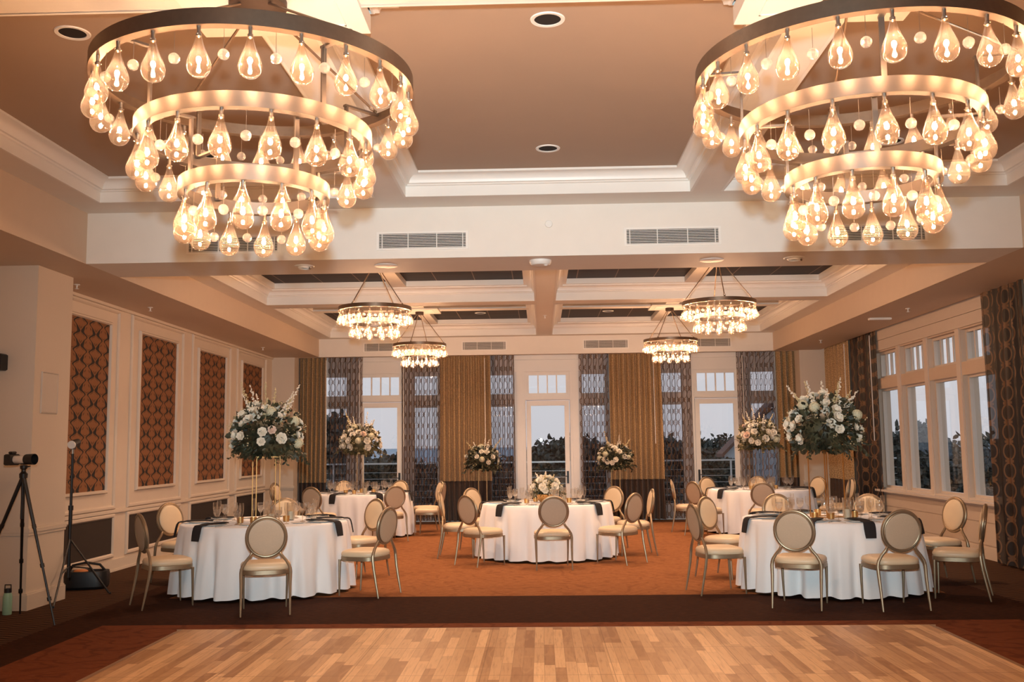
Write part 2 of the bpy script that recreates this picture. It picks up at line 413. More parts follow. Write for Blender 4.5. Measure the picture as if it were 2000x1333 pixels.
# ------------------------------------------------------------------ mesh builder
class MB:
    def __init__(s): s.v, s.f, s.uv = [], [], None
    def add(s, vs, fs, mat=None):
        o = len(s.v)
        if mat is not None: vs = [tuple(mat @ Vector(p)) for p in vs]
        s.v += [tuple(p) for p in vs]; s.f += [tuple(i + o for i in f) for f in fs]
        return s
    def box(s, x0, x1, y0, y1, z0, z1, mat=None):
        vs = [(x0,y0,z0),(x1,y0,z0),(x1,y1,z0),(x0,y1,z0),(x0,y0,z1),(x1,y0,z1),(x1,y1,z1),(x0,y1,z1)]
        return s.add(vs, [(0,3,2,1),(4,5,6,7),(0,1,5,4),(1,2,6,5),(2,3,7,6),(3,0,4,7)], mat)
    def cbox(s, x0, x1, y0, y1, z0, z1, c=0.01, mat=None):
        """box with its upper and lower rims chamfered"""
        vs = []
        for z, i in ((z0, c), (z0 + c, 0), (z1 - c, 0), (z1, c)):
            vs += [(x0+i,y0+i,z),(x1-i,y0+i,z),(x1-i,y1-i,z),(x0+i,y1-i,z)]
        fs = [(3,2,1,0),(12,13,14,15)]
        for r in range(3):
            for k in range(4):
                a, b = r*4+k, r*4+(k+1)%4
                fs.append((a, b, b+4, a+4))
        return s.add(vs, fs, mat)
    def lathe(s, prof, n=24, mat=None, cap=True, ox=0.0, oy=0.0):
        vs = []; fs = []
        for r, z in prof:
            for k in range(n):
                a = 2*pi*k/n; vs.append((ox + r*cos(a), oy + r*sin(a), z))
        for i in range(len(prof)-1):
            for k in range(n):
                k2 = (k+1) % n
                fs.append((i*n+k, i*n+k2, (i+1)*n+k2, (i+1)*n+k))
        if cap:
            if prof[0][0] > 1e-6: fs.append(tuple(range(n-1, -1, -1)))
            if prof[-1][0] > 1e-6: fs.append(tuple((len(prof)-1)*n + k for k in range(n)))
        return s.add(vs, fs, mat)
    def tube(s, pts, r, n=8, mat=None, closed=False, cap=True):
        pts = [Vector(p) for p in pts]
        rs = r if isinstance(r, (list, tuple)) else [r]*len(pts)
        m = len(pts); vs = []; fs = []; prev = None
        for i, p in enumerate(pts):
            if closed: d = pts[(i+1) % m] - pts[i-1]
            else: d = pts[min(i+1, m-1)] - pts[max(i-1, 0)]
            d.normalize()
            if prev is None:
                a = Vector((0,0,1)) if abs(d.z) < 0.9 else Vector((1,0,0))
                u = d.cross(a).normalized()
            else:
                u = (prev - d*prev.dot(d)).normalized()
            w = d.cross(u); prev = u
            for k in range(n):
                t = 2*pi*k/n; vs.append(p + (u*cos(t) + w*sin(t))*rs[i])
        for i in range(m if closed else m-1):
            j = (i+1) % m
            for k in range(n):
                k2 = (k+1) % n
                fs.append((i*n+k, i*n+k2, j*n+k2, j*n+k))
        if not closed and cap:
            fs.append(tuple(range(n-1,-1,-1))); fs.append(tuple((m-1)*n+k for k in range(n)))
        return s.add(vs, fs, mat)
    def sphere(s, c, r, n=10, m=6, sc=(1,1,1), mat=None):
        vs = [(c[0], c[1], c[2]-r*sc[2])]; fs = []
        for i in range(1, m):
            a = -pi/2 + pi*i/m
            for k in range(n):
                b = 2*pi*k/n
                vs.append((c[0]+r*sc[0]*cos(a)*cos(b), c[1]+r*sc[1]*cos(a)*sin(b), c[2]+r*sc[2]*sin(a)))
        vs.append((c[0], c[1], c[2]+r*sc[2])); top = len(vs)-1
        for k in range(n):
            k2 = (k+1) % n
            fs.append((0, 1+k2, 1+k))
            for i in range(m-2):
                fs.append((1+i*n+k, 1+i*n+k2, 1+(i+1)*n+k2, 1+(i+1)*n+k))
            fs.append((1+(m-2)*n+k, 1+(m-2)*n+k2, top))
        return s.add(vs, fs, mat)
    def ring_sweep(s, x0, x1, y0, y1, prof):
        """moulding run round the inside of a rectangle, mitred: prof = [(inset, z)]"""
        vs = []; fs = []
        for d, z in prof:
            vs += [(x0+d,y0+d,z),(x1-d,y0+d,z),(x1-d,y1-d,z),(x0+d,y1-d,z)]
        for i in range(len(prof)-1):
            for k in range(4):
                k2 = (k+1) % 4
                fs.append((i*4+k, i*4+k2, (i+1)*4+k2, (i+1)*4+k))
        return s.add(vs, fs)
    def frame(s, axis, pos, a0, a1, z0, z1, w, h0, h1, c=0.0):
        """raised rectangular picture-frame moulding on a wall; axis 'x' = wall faces +-x at pos. h0..h1 are the depth positions"""
        def P(a, z, h): return (pos + h, a, z) if axis == 'x' else (a, pos + h, z)
        prof = [(0.0, h0), (0.0, h0+(h1-h0)*0.55), (w*0.25, h1), (w*0.7, h1), (w, h0+(h1-h0)*0.45), (w, h0)]
        vs = []; fs = []
        for d, h in prof:
            vs += [P(a0+d, z0+d, h), P(a1-d, z0+d, h), P(a1-d, z1-d, h), P(a0+d, z1-d, h)]
        for i in range(len(prof)-1):
            for k in range(4):
                k2 = (k+1) % 4
                fs.append((i*4+k, i*4+k2, (i+1)*4+k2, (i+1)*4+k))
        return s.add(vs, fs)
    def build(s, name, mat, parent=None, loc=None, sharp=35.0, rot=None):
        me = bpy.data.meshes.new(name)
        me.from_pydata(s.v, [], s.f)
        me.polygons.foreach_set('use_smooth', [True]*len(me.polygons))
        me.update()
        me.set_sharp_from_angle(angle=radians(sharp))
        if s.uv is not None:
            l = me.uv_layers.new(name='cloth')
            for lp in me.loops: l.data[lp.index].uv = s.uv[lp.vertex_index]
        me.materials.append(mat)
        o = bpy.data.objects.new(name, me)
        COL.objects.link(o)
        if parent is not None: o.parent = parent
        if loc is not None: o.location = loc
        if rot is not None: o.rotation_euler = rot
        return o

def tag(o, label=None, cat=None, group=None, kind=None):
    if label: o['label'] = label
    if cat: o['category'] = cat
    if group: o['group'] = group
    if kind: o['kind'] = kind
    return o
def empty(name, loc=(0,0,0), rz=0.0):
    o = bpy.data.objects.new(name, None); COL.objects.link(o)
    o.empty_display_size = 0.1
    o.location = loc; o.rotation_euler = (0, 0, rz)
    return o
KIDS = {}
def copy_tree(o, parent=None):
    c = o.copy(); COL.objects.link(c)
    if parent is not None: c.parent = parent
    for ch in list(o.children): copy_tree(ch, c)
    return c
def place(proto, used, loc, rz=0.0, scale=None):
    """first use moves the prototype itself, later uses copy it with its parts"""
    if proto.name in used: o = copy_tree(proto)
    else: used.add(proto.name); o = proto
    o.location = loc; o.rotation_euler = (0, 0, rz)
    if scale: o.scale = scale
    return o
USED = set()
def struct(name, mb, mat, label=None, cat=None, parent=None, sharp=35.0):
    o = mb.build(name, mat, parent, sharp=sharp)
    if parent is None: tag(o, label, cat, kind='structure')
    return o

# ------------------------------------------------------------------ room dimensions
XL, XR = -5.66, 5.97          # side walls
YF, YB = -2.5, 21.15          # wall behind the camera, glazed wall
SL, SR = -4.67, 4.87          # inner edges of the side soffits
ZS = 3.5                      # underside of soffits and drop beam
CX = 0.1

def slab_holes(axis, p0, p1, a0, a1, z0, z1, holes):
    """a wall slab (axis 'x': thickness p0..p1 in x, running a0..a1 in y) with rectangular holes (a0,a1,z0,z1)"""
    m = MB()
    A = sorted(set([a0, a1] + [h[0] for h in holes] + [h[1] for h in holes]))
    Z = sorted(set([z0, z1] + [h[2] for h in holes] + [h[3] for h in holes]))
    for i in range(len(A)-1):
        run = None
        for j in range(len(Z)-1):
            ca, cz = (A[i]+A[i+1])/2, (Z[j]+Z[j+1])/2
            hole = any(h[0] < ca < h[1] and h[2] < cz < h[3] for h in holes)
            if hole:
                if run: _slab(m, axis, p0, p1, A[i], A[i+1], *run); run = None
            else:
                run = (run[0], Z[j+1]) if run else (Z[j], Z[j+1])
        if run: _slab(m, axis, p0, p1, A[i], A[i+1], *run)
    return m
def _slab(m, axis, p0, p1, a0, a1, z0, z1):
    if axis == 'x': m.box(p0, p1, a0, a1, z0, z1)
    else: m.box(a0, a1, p0, p1, z0, z1)

# ------------------------------------------------------------------ floor
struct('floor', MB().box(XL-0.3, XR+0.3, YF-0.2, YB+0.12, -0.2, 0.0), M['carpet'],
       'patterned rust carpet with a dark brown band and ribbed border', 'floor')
df = empty('dance_floor', (0.07, 5.75, 0.0))
tag(df, 'oak parquet dance floor laid on the carpet under the large chandeliers', 'dance floor', kind='thing')
MB().box(-3.20, 3.20, -2.92, 2.92, 0.002, 0.022).build('parquet_boards', M['parquet'], df)
_m = MB()
for x0, x1, y0, y1, s_ in ((-3.26, 3.26, 2.92, 3.0, 'f'), (-3.26, 3.26, -3.0, -2.92, 'n')):
    hi, lo = (y0, y1) if s_ == 'f' else (y1, y0)
    _m.add([(x0,hi,0.024),(x1,hi,0.024),(x1,lo,0.004),(x0,lo,0.004),(x0,hi,0.002),(x1,hi,0.002),(x1,lo,0.002),(x0,lo,0.002)],
           [(0,1,2,3),(7,6,5,4),(3,2,6,7),(1,0,4,5),(0,3,7,4),(2,1,5,6)])
for s_ in (-1, 1):
    a, b = 3.20*s_, 3.28*s_
    _m.add([(a,-2.92,0.024),(a,2.92,0.024),(b,2.92,0.004),(b,-2.92,0.004),(a,-2.92,0.002),(a,2.92,0.002),(b,2.92,0.002),(b,-2.92,0.002)],
           [(0,1,2,3),(7,6,5,4),(3,2,6,7),(1,0,4,5),(0,3,7,4),(2,1,5,6)])
_m.build('ramp_edging', M['parquet_edge'], df)

# ------------------------------------------------------------------ ceiling, front tray
FX0, FX1, FY0, FY1 = -4.34, 4.54, 0.74, 9.42          # fascia rectangle of the tray
ZL = 4.03                                             # underside of the ledge and the beams
ZC = 4.25                                             # tan ceiling
BX = [(-1.62, -1.30), (1.49, 1.81)]                   # beams running away from the camera
BY = (4.92, 5.24)                                     # beam across
struct('ceiling', MB().box(FX0-0.02, FX1+0.02, FY0-0.02, FY1+0.02, ZC, ZC+0.1), M['ceiling'],
       'tan painted ceiling panels of the front tray', 'ceiling')
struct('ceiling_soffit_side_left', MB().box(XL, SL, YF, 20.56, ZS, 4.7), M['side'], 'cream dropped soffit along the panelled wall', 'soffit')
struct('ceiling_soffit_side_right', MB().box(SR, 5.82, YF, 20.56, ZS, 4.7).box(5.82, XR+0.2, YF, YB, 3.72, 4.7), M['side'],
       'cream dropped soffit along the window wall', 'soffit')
struct('ceiling_soffit_back', MB().box(XL, 5.82, 20.56, 20.72, ZS, 4.7).box(XL, XR, 20.72, YB+0.15, 3.72, 4.7), M['paint'],
       'cream dropped soffit in front of the balcony doors', 'soffit')
struct('ceiling_soffit_front', MB().box(SL, SR, YF, 0.35, ZS, 4.7), M['paint'], 'cream dropped soffit behind the camera', 'soffit')
struct('ceiling_drop_beam', MB().box(SL, SR, 9.87, 10.68, ZS, 4.7), M['paint'],
       'broad cream drop beam across the middle of the room', 'beam')
# ledge between soffit and fascia
_m = MB()
for b in ((SL, FX0, 0.35, 9.87), (FX1, SR, 0.35, 9.87), (FX0, FX1, FY1, 9.87), (FX0, FX1, 0.35, FY0)):
    _m.box(b[0], b[1], b[2], b[3], ZL, 4.6)
struct('ceiling_ledge', _m, M['paint'], 'cream flat ledge round the front ceiling tray', 'ceiling')
_m = MB()
for a, b in BX: _m.box(a, b, FY0, FY1, ZL, ZC+0.05)
_m.box(FX0, FX1, BY[0], BY[1], ZL+0.001, ZC+0.05)
struct('ceiling_beams', _m, M['paint'], 'cream crossing beams of the front ceiling tray', 'beam')
CROWN = [(-0.02, -0.004), (0.004, -0.004), (0.004, 0.10), (0.018, 0.105), (0.026, 0.118), (0.045, 0.122)] + \
        [(0.045 + 0.085*(1-cos(a)), 0.122 + 0.075*sin(a)) for a in (0.3, 0.6, 0.9, 1.2, 1.5)] + [(0.145, 0.198), (0.145, 0.222)]
_m = MB()
xs = [FX0, BX[0][0], BX[0][1], BX[1][0], BX[1][1], FX1]
for i in (0, 2, 4):
    for y0, y1 in ((FY0, BY[0]), (BY[1], FY1)):
        _m.ring_sweep(xs[i], xs[i+1], y0, y1, [(d, ZL + z) for d, z in CROWN])
struct('trim_1', _m, M['trim'], 'white crown moulding round the front ceiling panels', 'crown moulding')
_m = MB()
for cx_ in (-1.46, 1.65):
    hx, hy = 0.49, 0.47
    x0, x1, y0, y1 = cx_-hx, cx_+hx, 5.08-hy, 5.08+hy
    _m.box(x0, x1, y0, y1, ZL-0.022, ZL+0.085)
    _m.ring_sweep(x0, x1, y0, y1, [(-d, ZL + z) for d, z in CROWN[2:]])
    # inset square line on the underside
    for a0, a1, b0, b1 in ((x0+.12, x1-.12, y0+.12, y0+.13), (x0+.12, x1-.12, y1-.13, y1-.12), (x0+.12, x0+.13, y0+.12, y1-.12), (x1-.13, x1-.12, y0+.12, y1-.12)):
        _m.box(a0, a1, b0, b1, ZL-0.027, ZL-0.020)
struct('trim_2', _m, M['trim'], 'square moulded mounting blocks above the two large chandeliers', 'ceiling block')

# ------------------------------------------------------------------ ceiling, rear coffers
ZR = 3.88
RX = [(-4.37, -0.07), (0.26, 4.55)]
RY = [(10.96, 15.50), (15.90, 20.28)]
ZP = 4.2
_m = slab_holes('y', 0, 1, 0, 1, 0, 1, [])
_m = MB()
A = [SL, RX[0][0], RX[0][1], RX[1][0], RX[1][1], SR]
_m.box(SL, RX[0][0], 10.68, 20.56, ZR, 4.6).box(RX[0][1], RX[1][0], 10.68, 20.56, ZR, 4.6).box(RX[1][1], SR, 10.68, 20.56, ZR, 4.6)
for a, b in RX:
    for c, d in ((10.68, RY[0][0]), (RY[0][1], RY[1][0]), (RY[1][1], 20.56)):
        _m.box(a, b, c, d, ZR, 4.6)
struct('ceiling_coffer_beams', _m, M['paint'], 'cream grid of deep beams framing the dark rear coffers', 'beam')
struct('ceiling_rear', MB().box(SL, SR, 10.7, 20.5, ZP, ZP+0.1), M['panel'], 'glossy dark brown ceiling panels with pale joints', 'ceiling')
RCR = [(-0.02, -0.004), (0.004, -0.004), (0.004, 0.125), (0.016, 0.13), (0.022, 0.145), (0.035, 0.15)] + \
      [(0.035 + 0.065*(1-cos(a)), 0.15 + 0.062*sin(a)) for a in (0.35, 0.7, 1.05, 1.4)] + [(0.115, 0.215), (0.115, 0.232), (0.17, 0.235), (0.17, 0.325)]
_m = MB()
for a, b in RX:
    for c, d in RY: _m.ring_sweep(a, b, c, d, [(i, ZR + z) for i, z in RCR])
struct('trim_3', _m, M['trim'], 'white crown moulding round the four dark coffers', 'crown moulding')
RCX = [-2.22, 2.41]; RCY = [13.23, 18.09]
_m = MB()
for cx_ in RCX:
    a, b = RX[0] if cx_ < 0 else RX[1]
    for (c, d), cy_ in zip(RY, RCY):
        _m.box(cx_-0.12, cx_+0.12, c+0.115, d-0.115, 4.112, ZP+0.02)
        _m.box(a+0.115, b-0.115, cy_-0.12, cy_+0.12, 4.1125, ZP+0.02)
        _m.box(cx_-0.36, cx_+0.36, cy_-0.36, cy_+0.36, 4.095, ZP+0.02)
        _m.box(cx_-0.26, cx_+0.26, cy_-0.26, cy_+0.26, 4.088, 4.10)
struct('trim_4', _m, M['paint'], 'cream cross straps with square blocks inside the dark coffers', 'beam')

# ------------------------------------------------------------------ left wall with its panels
struct('wall_left', MB().box(XL-0.2, XL, YF, YB+0.15, 0, ZS), M['wallwarm'], 'cream panelled wall with damask inserts', 'wall')
struct('wall_behind', MB().box(XL, XR, YF-0.2, YF, 0, ZS), M['wallpaper'], 'plain wall behind the camera', 'wall')
struct('trim_5', MB().box(XL, -5.18, 9.90, 10.66, 0.0, ZS), M['wallpaper'], 'textured square pier at the near end of the panelled wall', 'pier')
struct('trim_6', MB().box(XL, -5.18, 20.54, YB, 0, ZS+0.3), M['wallpaper'], 'textured pier between panelled wall and curtains', 'pier')
struct('trim_7', MB().box(5.39, XR, 20.52, YB, 0, ZS+0.3), M['wallpaper'], 'textured pier in the corner by the window wall', 'pier')
_m = MB()
for x0, x1, y0, y1 in ((XL, -5.145, 9.865, 10.66), (XL, -5.145, 20.505, 20.6), (5.355, XR, 20.485, 20.6)):
    _m.box(x0, x1, y0, y1, 0, 0.15).box(x0, x1 - 0.012*(1 if x1 < 0 else 0), y0+0.012, y1, 0.15, 0.165)
struct('baseboard_piers', _m, M['wallpaper'], 'plain baseboard round the textured piers', 'baseboard')
_m = MB()
for x0, x1, y0, y1 in ((XL, -5.155, 9.875, 10.66), (XL, -5.155, 20.515, 20.6), (5.365, XR, 20.495, 20.6)):
    _m.box(x0, x1, y0, y1, 0.765, 0.80).box(x0, x1-0.01 if x1 < 0 else x1, y0+0.01, y1, 0.735, 0.765).box(x0, x1-0.01 if x1 < 0 else x1, y0+0.01, y1, 0.80, 0.815)
struct('trim_8', _m, M['wallpaper'], 'chair rail round the textured piers', 'chair rail')
mods = [(10.98 + 2.385*k, 10.98 + 2.385*k + 2.0) for k in range(4)]
mods[3] = (18.12, 20.06)
frame_m, fab_m = MB(), MB()
for a, b in mods:
    a_ = max(a, 10.70)
    frame_m.frame('x', XL, a_, b, 0.81, 3.46, 0.055, 0.0, 0.034)
    frame_m.frame('x', XL, a_+0.27, b-0.26, 1.03, 3.265, 0.045, 0.0, 0.04)
    frame_m.frame('x', XL, a_, b, 0.185, 0.755, 0.055, 0.0, 0.034)
struct('trim_9', frame_m, M['wallwarm'], 'white picture-frame mouldings on the panelled wall', 'moulding')
ins = []
for i, (a, b) in enumerate(mods):
    a_ = max(a, 10.70)
    o = MB().box(XL, XL+0.008, a_+0.31, b-0.30, 1.07, 3.225).build('damask_panel', M['scroll'])
    tag(o, ['rust damask wall panel nearest the textured pier', 'rust damask wall panel, second from the textured pier',
            'rust damask wall panel, third from the textured pier', 'rust damask wall panel behind the tall flowers, nearest the curtains'][i],
        'wall panel', 'damask panels on the panelled wall')
    o = MB().box(XL, XL+0.008, a_+0.055, b-0.055, 0.24, 0.70).build('dado_panel', M['lower'])
    tag(o, ['dark low wall panel behind the light stand', 'dark low wall panel beside the edge-on oval chair',
            'dark low wall panel behind the table with the nearest tall flowers', 'dark low wall panel nearest the curtains'][i],
        'wall panel', 'dark low panels on the panelled wall')
_m = MB().box(XL, XL+0.03, 10.66, 20.54, 0.765, 0.795).box(XL, XL+0.022, 10.66, 20.54, 0.795, 0.808)
struct('trim_10', _m, M['wallwarm'], 'chair rail along the panelled wall', 'chair rail')
_m = MB().box(XL, XL+0.022, 10.66, 20.54, 0, 0.155).box(XL, XL+0.03, 10.66, 20.54, 0, 0.03)
struct('baseboard_left', _m, M['wallwarm'], 'white baseboard of the panelled wall', 'baseboard')
_m = MB().box(XL, XL+0.03, 10.66, 20.54, 3.462, 3.5)
struct('trim_11', _m, M['wallwarm'], 'slim cornice at the top of the panelled wall', 'cornice')

# ------------------------------------------------------------------ right wall with four tall windows
WIN = [(16.54, 17.53), (15.365, 16.355), (14.19, 15.18), (13.015, 14.005)]
RW = 5.95
holes = []
for a, b in WIN: holes += [(a, b, 0.79, 2.50), (a, b, 2.68, 3.14)]
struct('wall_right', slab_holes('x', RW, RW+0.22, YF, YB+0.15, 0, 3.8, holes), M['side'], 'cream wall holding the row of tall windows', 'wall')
_m = MB()
_m.box(RW-0.022, RW, YF, 20.5, 0, 0.155).box(RW-0.016, RW, YF, 20.5, 0.155, 0.17)
struct('baseboard_right', _m, M['side'], 'cream baseboard under the tall windows', 'baseboard')
_m = MB()
_m.box(RW-0.012, RW, 12.0, 17.62, 0.185, 0.475).box(RW-0.012, RW, 12.0, 17.62, 0.49, 0.70)
struct('trim_12', _m, M['side'], 'cream boarding below the window sill', 'boarding')
_m = MB().box(RW-0.09, RW+0.02, 12.2, 17.66, 0.725, 0.76).box(RW-0.05, RW, 12.2, 17.63, 0.70, 0.725)
_m.box(RW-0.004, RW+0.10, 12.2, 17.53, 0.762, 0.793)
struct('trim_13', _m, M['casing'], 'long cream window sill', 'window sill')
_m = MB()
_m.box(RW-0.02, RW, 12.2, 17.62, 3.19, 3.34).box(RW-0.026, RW, 12.2, 17.62, 3.345, 3.7).box(RW-0.035, RW, 12.2, 17.62, 3.165, 3.19)
_m.box(RW-0.02, RW, 17.53, 17.61, 0.76, 3.17)
for a, b in WIN[1:]: _m.box(RW-0.015, RW, b+0.02, b+0.16, 0.76, 3.17)
struct('trim_14', _m, M['casing'], 'cream casing and head boards of the tall windows', 'casing')
for i, (a, b) in enumerate(WIN):
    w = empty('window_%d' % (i+1), (RW+0.10, (a+b)/2, 0.79))
    tag(w, ['tall window nearest the corner curtains', 'second tall window from the corner curtains', 'third tall window from the corner curtains',
            'tall window partly covered by the dark patterned curtain'][i], 'window', kind='structure')
    h = (b-a)/2
    f = MB()
    def sash(z0, z1, s_=0.045):
        f.box(-0.03, 0.03, -h, -h+s_, z0, z1).box(-0.03, 0.03, h-s_, h, z0, z1)
        f.box(-0.03, 0.03, -h+s_, h-s_, z0, z0+s_*0.9).box(-0.03, 0.03, -h+s_, h-s_, z1-s_*0.9, z1)
    sash(0.0, 1.71); sash(1.89, 2.35)
    f.box(-0.09, 0.03, -h, h, 1.705, 1.895)
    fr = f.build('window_frame', M['casing'], w)
    mu = MB()
    for k in (1, 2, 3):
        y = -h + 0.045 + (2*h-0.09)*k/4
        mu.box(-0.02, 0.02, y-0.014, y+0.014, 1.92, 2.32)
    mu.build('window_muntin', M['casing'], w)
    MB().box(-0.003, 0.003, -h+0.03, h-0.03, 0.03, 1.68).build('window_pane', M['pane'], w)
    MB().box(-0.003, 0.003, -h+0.03, h-0.03, 1.92, 2.33).build('transom_pane', M['pane'], w)

# ------------------------------------------------------------------ back wall with three balcony doors
DC = [-3.46, 0.15, 3.76]
holes = []
for c in DC:
    holes += [(c-0.47, c+0.47, 0.0, 2.56), (c-0.45, c+0.45, 2.66, 3.15)]
    for s_ in (-1, 1):
        lo, hi = sorted((c+s_*0.70, c+s_*1.27))
        holes += [(lo, hi, 0.30, 2.47), (lo, hi, 2.66, 3.15)]
struct('wall_back', slab_holes('y', YB, YB+0.15, XL, XR, 0, 3.8, holes), M['trim'], 'cream glazed wall behind the curtains', 'wall')
_m = MB()
for c in DC:
    for s_ in (-1, 1):
        lo, hi = sorted((c+s_*0.485, c+s_*0.66)); _m.box(lo, hi, YB-0.035, YB, 0, 3.17)
        lo, hi = sorted((c+s_*0.53, c+s_*0.62)); _m.box(lo, hi, YB-0.05, YB-0.035, 0, 3.17)
    _m.box(c-1.4, c+1.4, YB-0.05, YB, 3.17, 3.20).box(c-1.4, c+1.4, YB-0.03, YB, 3.20, 3.42).box(c-1.4, c+1.4, YB-0.045, YB, 3.43, 3.6)
    _m.box(c-1.3, c+1.3, YB-0.03, YB, 2.575, 2.645)
struct('trim_15', _m, M['trim'], 'cream casings and head boards round the balcony doors', 'casing')
def glazed(w, x0, x1, z0, z1, st, lites, name='pane', y=0.06):
    f = MB()
    f.box(x0, x0+st, y-0.025, y+0.025, z0, z1).box(x1-st, x1, y-0.025, y+0.025, z0, z1)
    f.box(x0+st, x1-st, y-0.025, y+0.025, z0, z0+st).box(x0+st, x1-st, y-0.025, y+0.025, z1-st, z1)
    for k in range(1, lites):
        x = x0 + st + (x1-x0-2*st)*k/lites; f.box(x-0.014, x+0.014, y-0.02, y+0.02, z0+st, z1-st)
    fr = f.build('window_frame', M['trim'], w)
    MB().box(x0+st*0.8, x1-st*0.8, y-0.003, y+0.003, z0+st*0.8, z1-st*0.8).build('window_pane', M['pane'], fr)
dl = ['white glazed balcony door with a view of the sea', 'white glazed balcony door reflecting the flash, behind the low centrepiece',
      'white glazed balcony door with a view of a roof and hedge']
wi = 5
for i, c in enumerate(DC):
    d = empty('door_%d' % (i+1), (c, YB, 0.0)); tag(d, dl[i], 'door', kind='structure')
    f = MB(); y0, y1 = 0.03, 0.085
    f.box(-0.46, -0.36, y0, y1, 0.005, 2.55).box(0.36, 0.46, y0, y1, 0.005, 2.55).box(-0.36, 0.36, y0, y1, 2.44, 2.55).box(-0.36, 0.36, y0, y1, 0.005, 0.28)
    f.build('door_leaf', M['trim'], d)
    MB().box(-0.37, 0.37, 0.054, 0.06, 0.27, 2.45).build('door_pane', M['pane'], d)
    hs = -1 if i == 2 else 1
    hm = MB().box(hs*0.41-0.022, hs*0.41+0.022, 0.018, 0.03, 0.78, 1.04)
    hm.tube([(hs*0.41, 0.03, 0.93), (hs*0.41, -0.02, 0.93), (hs*0.33, -0.022, 0.935)], 0.009, 8)
    hm.build('door_handle', M['blackmetal'], d)
    w = empty('window_%d' % wi, (c, YB, 0)); wi += 1
    tag(w, ['four-light transom above the sea-view door', 'four-light transom above the middle balcony door', 'four-light transom above the roof-view door'][i], 'window', kind='structure')
    glazed(w, -0.45, 0.45, 2.66, 3.15, 0.05, 4)
    for s_ in (-1, 1):
        w = empty('window_%d' % wi, (c, YB, 0)); wi += 1
        side = ['left', 'right'][s_ > 0]
        tag(w, 'sheer-curtained side window to the %s of the %s balcony door' % (side, ['sea-view', 'middle', 'roof-view'][i]), 'window', kind='structure')
        lo, hi = sorted((s_*0.70, s_*1.27))
        glazed(w, lo, hi, 0.30, 2.47, 0.04, 1); glazed(w, lo, hi, 2.66, 3.15, 0.04, 1)

# ------------------------------------------------------------------ vents, lamps and fittings
def vent(x0, x1, z0, z1, y, label, group):
    e = empty('air_vent', ((x0+x1)/2, y, (z0+z1)/2)); tag(e, label, 'vent', group)
    w, h = (x1-x0)/2, (z1-z0)/2
    MB().box(-w, w, -0.003, 0.0, -h, h).build('vent_backing', M['void'], e)
    f = MB()
    f.box(-w-0.025, w+0.025, -0.012, 0, h, h+0.02).box(-w-0.025, w+0.025, -0.012, 0, -h-0.02, -h)
    f.box(-w-0.025, -w, -0.012, 0, -h, h).box(w, w+0.025, -0.012, 0, -h, h)
    f.build('vent_frame', M['trim'], e)
    g = MB(); n = 9
    for k in range(n):
        z = -h + 2*h*(k+0.5)/n
        g.box(-w, w, -0.010, -0.003, z-h/n*0.42, z+h/n*0.30)
    for k in (-0.93, -0.33, 0.33, 0.93): g.box(w*k-0.004, w*k+0.004, -0.0125, -0.003, -h, h)
    g.build('vent_slat', M['white'], e)
g1 = 'air vents in the drop beam'
vent(-3.60, -2.68, 3.60, 3.75, 9.87, 'slatted vent on the drop beam behind the panelled-side chandelier bulbs', g1)
vent(-1.63, -0.74, 3.605, 3.755, 9.87, 'slatted vent on the drop beam, between the large chandeliers, on the panelled-wall side', g1)
vent(0.90, 1.83, 3.605, 3.755, 9.87, 'slatted vent on the drop beam, between the large chandeliers, on the window side', g1)
vent(2.95, 3.90, 3.60, 3.75, 9.87, 'slatted vent on the drop beam behind the window-side chandelier bulbs', g1)
g2 = 'air vents above the curtains'
vent(-3.70, -2.80, 3.61, 3.77, 20.56, 'vent above the sea-view door behind a small chandelier', g2)
vent(-1.62, -0.72, 3.61, 3.77, 20.56, 'vent above the gold drape between sea-view and middle doors', g2)
vent(0.93, 1.84, 3.61, 3.77, 20.56, 'vent above the middle door and its window-side drape', g2)
vent(3.05, 3.98, 3.61, 3.77, 20.56, 'vent above the roof-view door behind a small chandelier', g2)

def downlight(x, y, z, label, lit=False, r=0.085, power=0.0):
    e = empty('recessed_downlight', (x, y, z)); tag(e, label, 'ceiling light', 'recessed downlights')
    MB().lathe([(r, 0.0), (r, -0.006), (r+0.022, -0.008), (r+0.026, -0.002), (r+0.026, 0.0)], 28, cap=False).build('trim_ring', M['white'], e)
    MB().lathe([(0.0, -0.001), (r*0.99, -0.001), (r*0.99, -0.0005), (0.0, -0.0005)], 28, cap=False).build('reflector', M['lamp_glow'] if lit else M['void'], e)
    if power:
        l = spot('downlight_lamp', (x, y, z-0.012), (x, y, 0), power, 105, 0.7, 0.05, (1.0, 0.64, 0.42))
        l.parent = e; l.location = (0, 0, -0.012)
downlight(0.08, 5.95, ZC, 'dark recessed downlight midway between the large chandeliers, at the top edge', power=CAN_FRONT)
downlight(0.10, 8.65, ZC, 'recessed downlight nearest the crown moulding between the large chandeliers', power=CAN_FRONT)
downlight(-2.97, 5.98, ZC, 'unlit black recessed downlight outside the near chandelier, on the panelled-wall side')
downlight(-2.97, 8.65, ZC, 'recessed downlight seen through the panelled-side large chandelier')
downlight(3.17, 8.65, ZC, 'recessed downlight seen through the window-side large chandelier')
for cx_, w1 in ((-2.22, 'sea-view'), (2.41, 'roof-view')):
    for cy_, w2 in ((13.23, 'nearer'), (18.09, 'farther')):
        for dx in (-1.06, 1.06):
            for dy in (-1.08, 1.08):
                inner = (dx > 0) == (cx_ < 0)
                downlight(cx_+dx, cy_+dy, ZP, 'recessed downlight in the %s %s-side dark coffer, %s %s quarter' % (w2, w1, 'inner' if inner else 'outer', 'far' if dy > 0 else 'near'), power=CAN_REAR)
